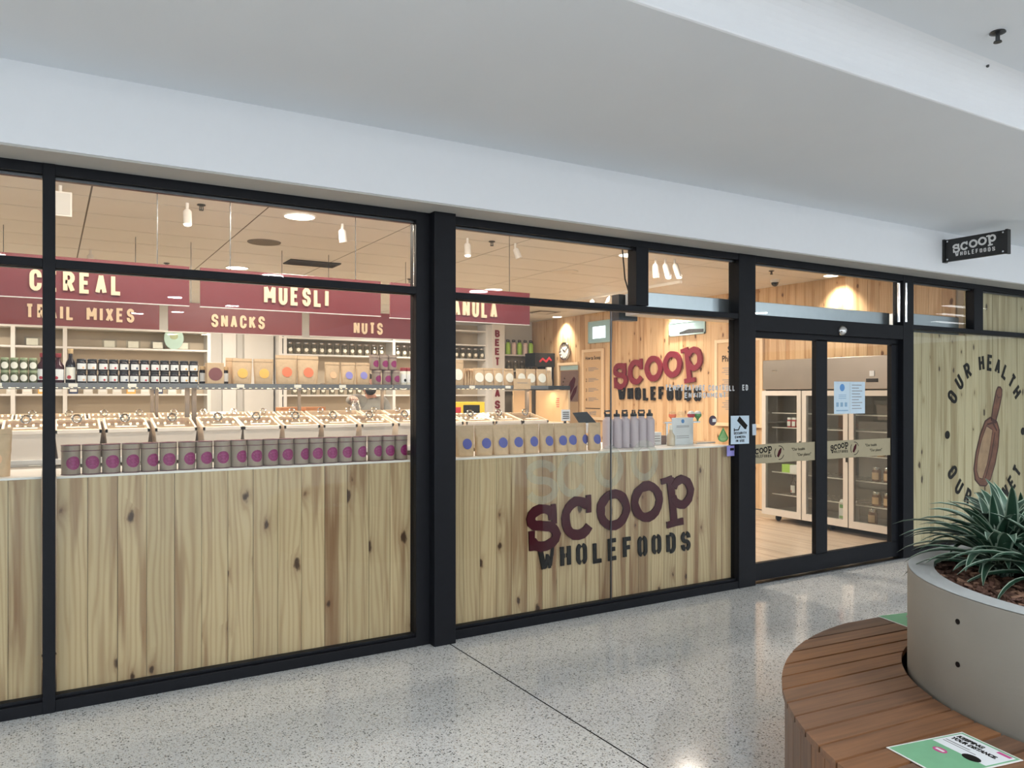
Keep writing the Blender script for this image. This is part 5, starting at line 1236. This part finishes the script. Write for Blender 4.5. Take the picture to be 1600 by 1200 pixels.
# ------------------------------------------------------------------ bench, planter, plants
BC = Vector((3.5, -3.552)); BR = 1.527; PC = Vector((3.645, -3.25)); PR = .888; BZ = .45
SA = R(-5); ux = Vector((math.cos(SA), math.sin(SA))); vx = Vector((-math.sin(SA), math.cos(SA)))
bn = thing('round_bench', 'large round slatted hardwood bench in the right foreground', 'bench', (BC.x, BC.y, 0), SA)
pc = PC-BC; pcx, pcy = pc.dot(ux), pc.dot(vx); HR = PR+.022
offs = [1.527-.02-.115*k for k in range(40)]
V = [(BR*.998)]+[1.232-.1155*k for k in range(24)]
V = [1.515]; v = 1.405
while v > -1.5: V.append(v); v -= .1024
V.append(-1.515)
def piece(a, b_, side):
    N_ = 8; L_ = []; Q = []
    for k in range(N_+1):
        v_ = a+(b_-a)*k/N_; xo = math.sqrt(max(0, BR**2-v_**2)); dv = v_-pcy
        xi = math.sqrt(HR**2-dv*dv) if abs(dv) < HR else None
        if side == 0: L_.append((-xo, v_)); Q.append((xo, v_))
        elif side == -1: L_.append((-xo, v_)); Q.append((pcx-(xi or 0), v_))
        else: L_.append((pcx+(xi or 0), v_)); Q.append((xo, v_))
    return Q+L_[::-1] if True else 0
for a, b_ in zip(V[1:], V):
    a += .0055; b_ -= .0055
    hole = abs((a+b_)/2-pcy) < HR-.005 and not (abs(a-pcy) >= HR and abs(b_-pcy) >= HR)
    for side in ((-1, 1) if hole else (0,)):
        poly = piece(a, b_, side)
        if max(p[0] for p in poly)-min(p[0] for p in poly) < .02: continue
        ym = (a+b_)/2; poly = [(x, y-ym) for x, y in poly]
        o = MB().prismz(poly[::-1], BZ-.025, BZ+random.uniform(-.0012, .0006)).build('top_slat', 'deck', bn); o.location = (0, ym, 0)
nsl = 90; me = None
for k in range(nsl):
    a = 2*math.pi*k/nsl
    if me is None: o = MB().box(-.205, -.0505, -.014, .205, .0505, .010).build('side_slat', 'deck', bn); me = o.data
    else: o = bpy.data.objects.new('side_slat', me); COL.objects.link(o); o.parent = bn
    o.location = ((BR-.022)*math.cos(a), (BR-.022)*math.sin(a), .212); o.rotation_euler = (0, R(-90), 0)
    o.rotation_euler = (Matrix.Rotation(a, 3, 'Z') @ Matrix.Rotation(R(90), 3, 'Y')).to_euler()
b = MB(); n = 64
vs = [((r_)*math.cos(2*math.pi*i/n), r_*math.sin(2*math.pi*i/n), z) for r_, z in ((BR-.05, .0), (BR-.05, BZ-.028)) for i in range(n)]
b.add(vs, [(i, (i+1) % n, n+(i+1) % n, n+i) for i in range(n)]); b.build('inner_frame', 'plasticblk', bn)
MB().lathe([(BR-.06, .30), (BR-.06, .31)], 48).build('base_board', 'plasticblk', bn)
pl = thing('planter', 'round grey concrete planter standing inside the slatted bench', 'planter', (PC.x, PC.y, 0)); RZ = .862
MB().lathe([(PR-.03, .31), (PR, .36), (PR, RZ-.012), (PR-.004, RZ-.003), (PR-.02, RZ-.001)], 96, cap=False).build('shell', 'concrete', pl, 40)
n = 96; b = MB(); vs = [(r_*math.cos(2*math.pi*i/n), r_*math.sin(2*math.pi*i/n), z) for r_, z in ((PR-.004, RZ), (PR-.10, RZ), (PR-.10, RZ-.06)) for i in range(n)]
b.add(vs, [(k*n+i, k*n+(i+1) % n, (k+1)*n+(i+1) % n, (k+1)*n+i) for k in range(2) for i in range(n)]); b.build('rim', 'rim', pl)
MB().lathe([(PR-.10, RZ-.03), (PR-.10, RZ-.028)], 48).build('soil', 'bark', pl)
TIE = 157.6
for an, z in ((0, .767), (0, .612)):
    d_ = Vector((-.80, -.598)); 
    b = MB(); b.lathe([(.010, 0), (.010, .004)], 12); o = b.build('tie_hole', 'ink', pl); a = R(TIE)
    o.location = (PR*.9985*math.cos(a), PR*.9985*math.sin(a), z); o.rotation_euler = (Matrix.Rotation(a, 3, 'Z') @ Matrix.Rotation(R(90), 3, 'Y')).to_euler()
rng = random.Random(11); b = MB()
for k in range(2600):
    rr = (PR-.115)*math.sqrt(rng.random()); a = rng.uniform(0, 2*math.pi); x, y = rr*math.cos(a), rr*math.sin(a); z = RZ-.026+rng.uniform(0, .018)
    L_, W_, T_ = rng.uniform(.012, .034), rng.uniform(.005, .012), .004; mt = Matrix.Rotation(rng.uniform(0, 6.28), 3, 'Z') @ Matrix.Rotation(rng.uniform(-.5, .5), 3, 'X') @ Matrix.Rotation(rng.uniform(-.4, .4), 3, 'Y')
    vs = [Vector((x, y, z))+mt @ Vector(q) for q in ((-L_, -W_, -T_), (L_, -W_*.6, -T_), (L_*.8, W_, -T_), (-L_*.9, W_*.7, -T_), (-L_, -W_, T_), (L_, -W_*.6, T_), (L_*.8, W_, T_), (-L_*.9, W_*.7, T_))]
    b.add(vs, [(4, 5, 6, 7), (0, 1, 5, 4), (1, 2, 6, 5), (2, 3, 7, 6), (3, 0, 4, 7)], rng.choice((0, 0, 0, 1)))
M['barklight'] = mat('pale bark chip', (.22, .12, .075), .8, var=.4, vs=14)
o = b.build('bark_mulch', ['bark', 'barklight']); o.location = (PC.x, PC.y, 0); tag(o, 'brown bark chip mulch covering the planter soil', 'mulch'); o['kind'] = 'stuff'
def leaf_mesh(L_, W_, e0, droop, curl, seed):
    rg = random.Random(seed); K = 10; x = z = 0; vs = []; el = e0; yb = 0
    for k in range(K+1):
        s_ = k/K; wd = W_*max(.02, (math.sin(math.pi*min(1, (s_*.86+.13))**.85))**.8) if k < K else .0008
        up = Vector((-math.sin(el), 0, math.cos(el)))
        for c in (-1, -.74, 0, .74, 1):
            fold = abs(c)*wd*.42
            vs.append((x+up.x*fold, yb+c*wd, z+up.z*fold))
        st = L_/K; x += math.cos(el)*st; z += math.sin(el)*st; yb += curl*st*s_; el -= droop/K*(.4+1.4*s_)
    fs = []; mi = []
    for k in range(K):
        for i in range(4): fs.append((k*5+i, k*5+i+1, (k+1)*5+i+1, (k+1)*5+i)); mi.append(1 if i in (0, 3) else 0)
    m_ = MB(); m_.v = vs; m_.f = fs; m_.m = mi; return m_
LM = []
for k in range(14):
    rg = random.Random(k+50); o = leaf_mesh(rg.uniform(.34, .50), rg.uniform(.022, .034), R((14, 82, 28, 46, 20, 70, 36, 58, 16, 76, 26, 40, 64, 30)[k]), R(rg.uniform(45, 85)), rg.uniform(-.3, .3), k).build('leaf', ['leaf', 'leafedge'], None, 80)
    LM.append((o.data, k)); bpy.data.objects.remove(o)
plants = [(3.36, -2.80, 52, 'frontmost in view over the planter rim'), (3.30, -3.03, 34, 'at the right picture edge near the front'), (3.62, -2.70, 46, 'at the back left of the planter'), (3.62, -3.05, 34, 'at the back right of the planter'), (3.85, -3.25, 26, 'in the middle of the planter'), (3.98, -2.95, 20, 'at the far right of the planter')]
for pi, (x, y, nl, wh) in enumerate(plants):
    nl = int(nl*1.35)
    pt = thing('variegated_plant', 'green strap leaved plant with white leaf edges, %s' % wh, 'plant', (x, y, RZ-.03), 0, 'variegated plants in the planter'); rg = random.Random(pi+5)
    MB().tube([(0, 0, 0), (0, 0, .08)], [.02, .012], 8).build('crown', 'leaf', pt)
    for k in range(nl):
        me, q = LM[(k*5+pi) % len(LM)]; o = bpy.data.objects.new('leaf', me); COL.objects.link(o); o.parent = pt
        o.location = (rg.uniform(-.015, .015), rg.uniform(-.015, .015), rg.uniform(.0, .06)); o.rotation_euler = (rg.uniform(-.2, .2), rg.uniform(-.25, .15), k*2.39996+rg.uniform(-.2, .2)); s_ = rg.uniform(.78, 1.08); o.scale = (s_, s_, s_)

# notices lying on the bench (portrait sheets, reading across the slats)
def bench_sheet(label, x, y, rz, front):
    t = thing('distance_notice', label, 'notice', (x, y, BZ+.0015), rz); Wd, Hh = .215, .33
    MB().box(0, -Hh, 0, Wd, 0, .0018).build('sheet', 'white', t); MB().box(.006, -Hh+.006, .0018, Wd-.006, -.006, .0022).build('green_field', 'mint', t)
    MB().box(.012, -.145, .0022, Wd-.012, -.016, .0026).build('white_field', 'paper', t)
    F = (0, 0, 0)
    text('heading', 'KEEPING', .025, 'ink', t, (.022, -.052, .0028), F, bold=.0012, sx=.95); text('heading', 'YOUR DISTANCE.', .025, 'ink', t, (.022, -.078, .0028), F, bold=.0012, sx=.80)
    b = MB(); b.box(.022, -.100, .0026, .11, -.095, .0029); b.box(.022, -.112, .0026, .14, -.108, .0029); b.build('print_lines', 'greyink', t)
    MB().box(.150, -.034, .0026, .195, -.020, .003).build('tag_print', 'pink', t)
    n = 20; MB().prismz([(.075+.024*math.cos(2*math.pi*i/n), -.185+.016*math.sin(2*math.pi*i/n)) for i in range(n)], .0022, .003).build('badge_print', 'pink', t)
    MB().box(.060, -.190, .003, .090, -.180, .0033).build('badge_bar', 'white', t)
    MB().prismz([(.150+.030*math.cos(2*math.pi*i/n), -.140+.020*math.sin(2*math.pi*i/n)) for i in range(n)], .0026, .0032).build('emblem_print', 'ink', t)
    return t
bench_sheet('mint green KEEPING YOUR DISTANCE notice nearest on the bench front', 2.64, -3.029, math.atan2(-.205, -.039), True)
bench_sheet('mint green distance notice partly hidden behind the planter', 3.965, -2.11, R(257), False)
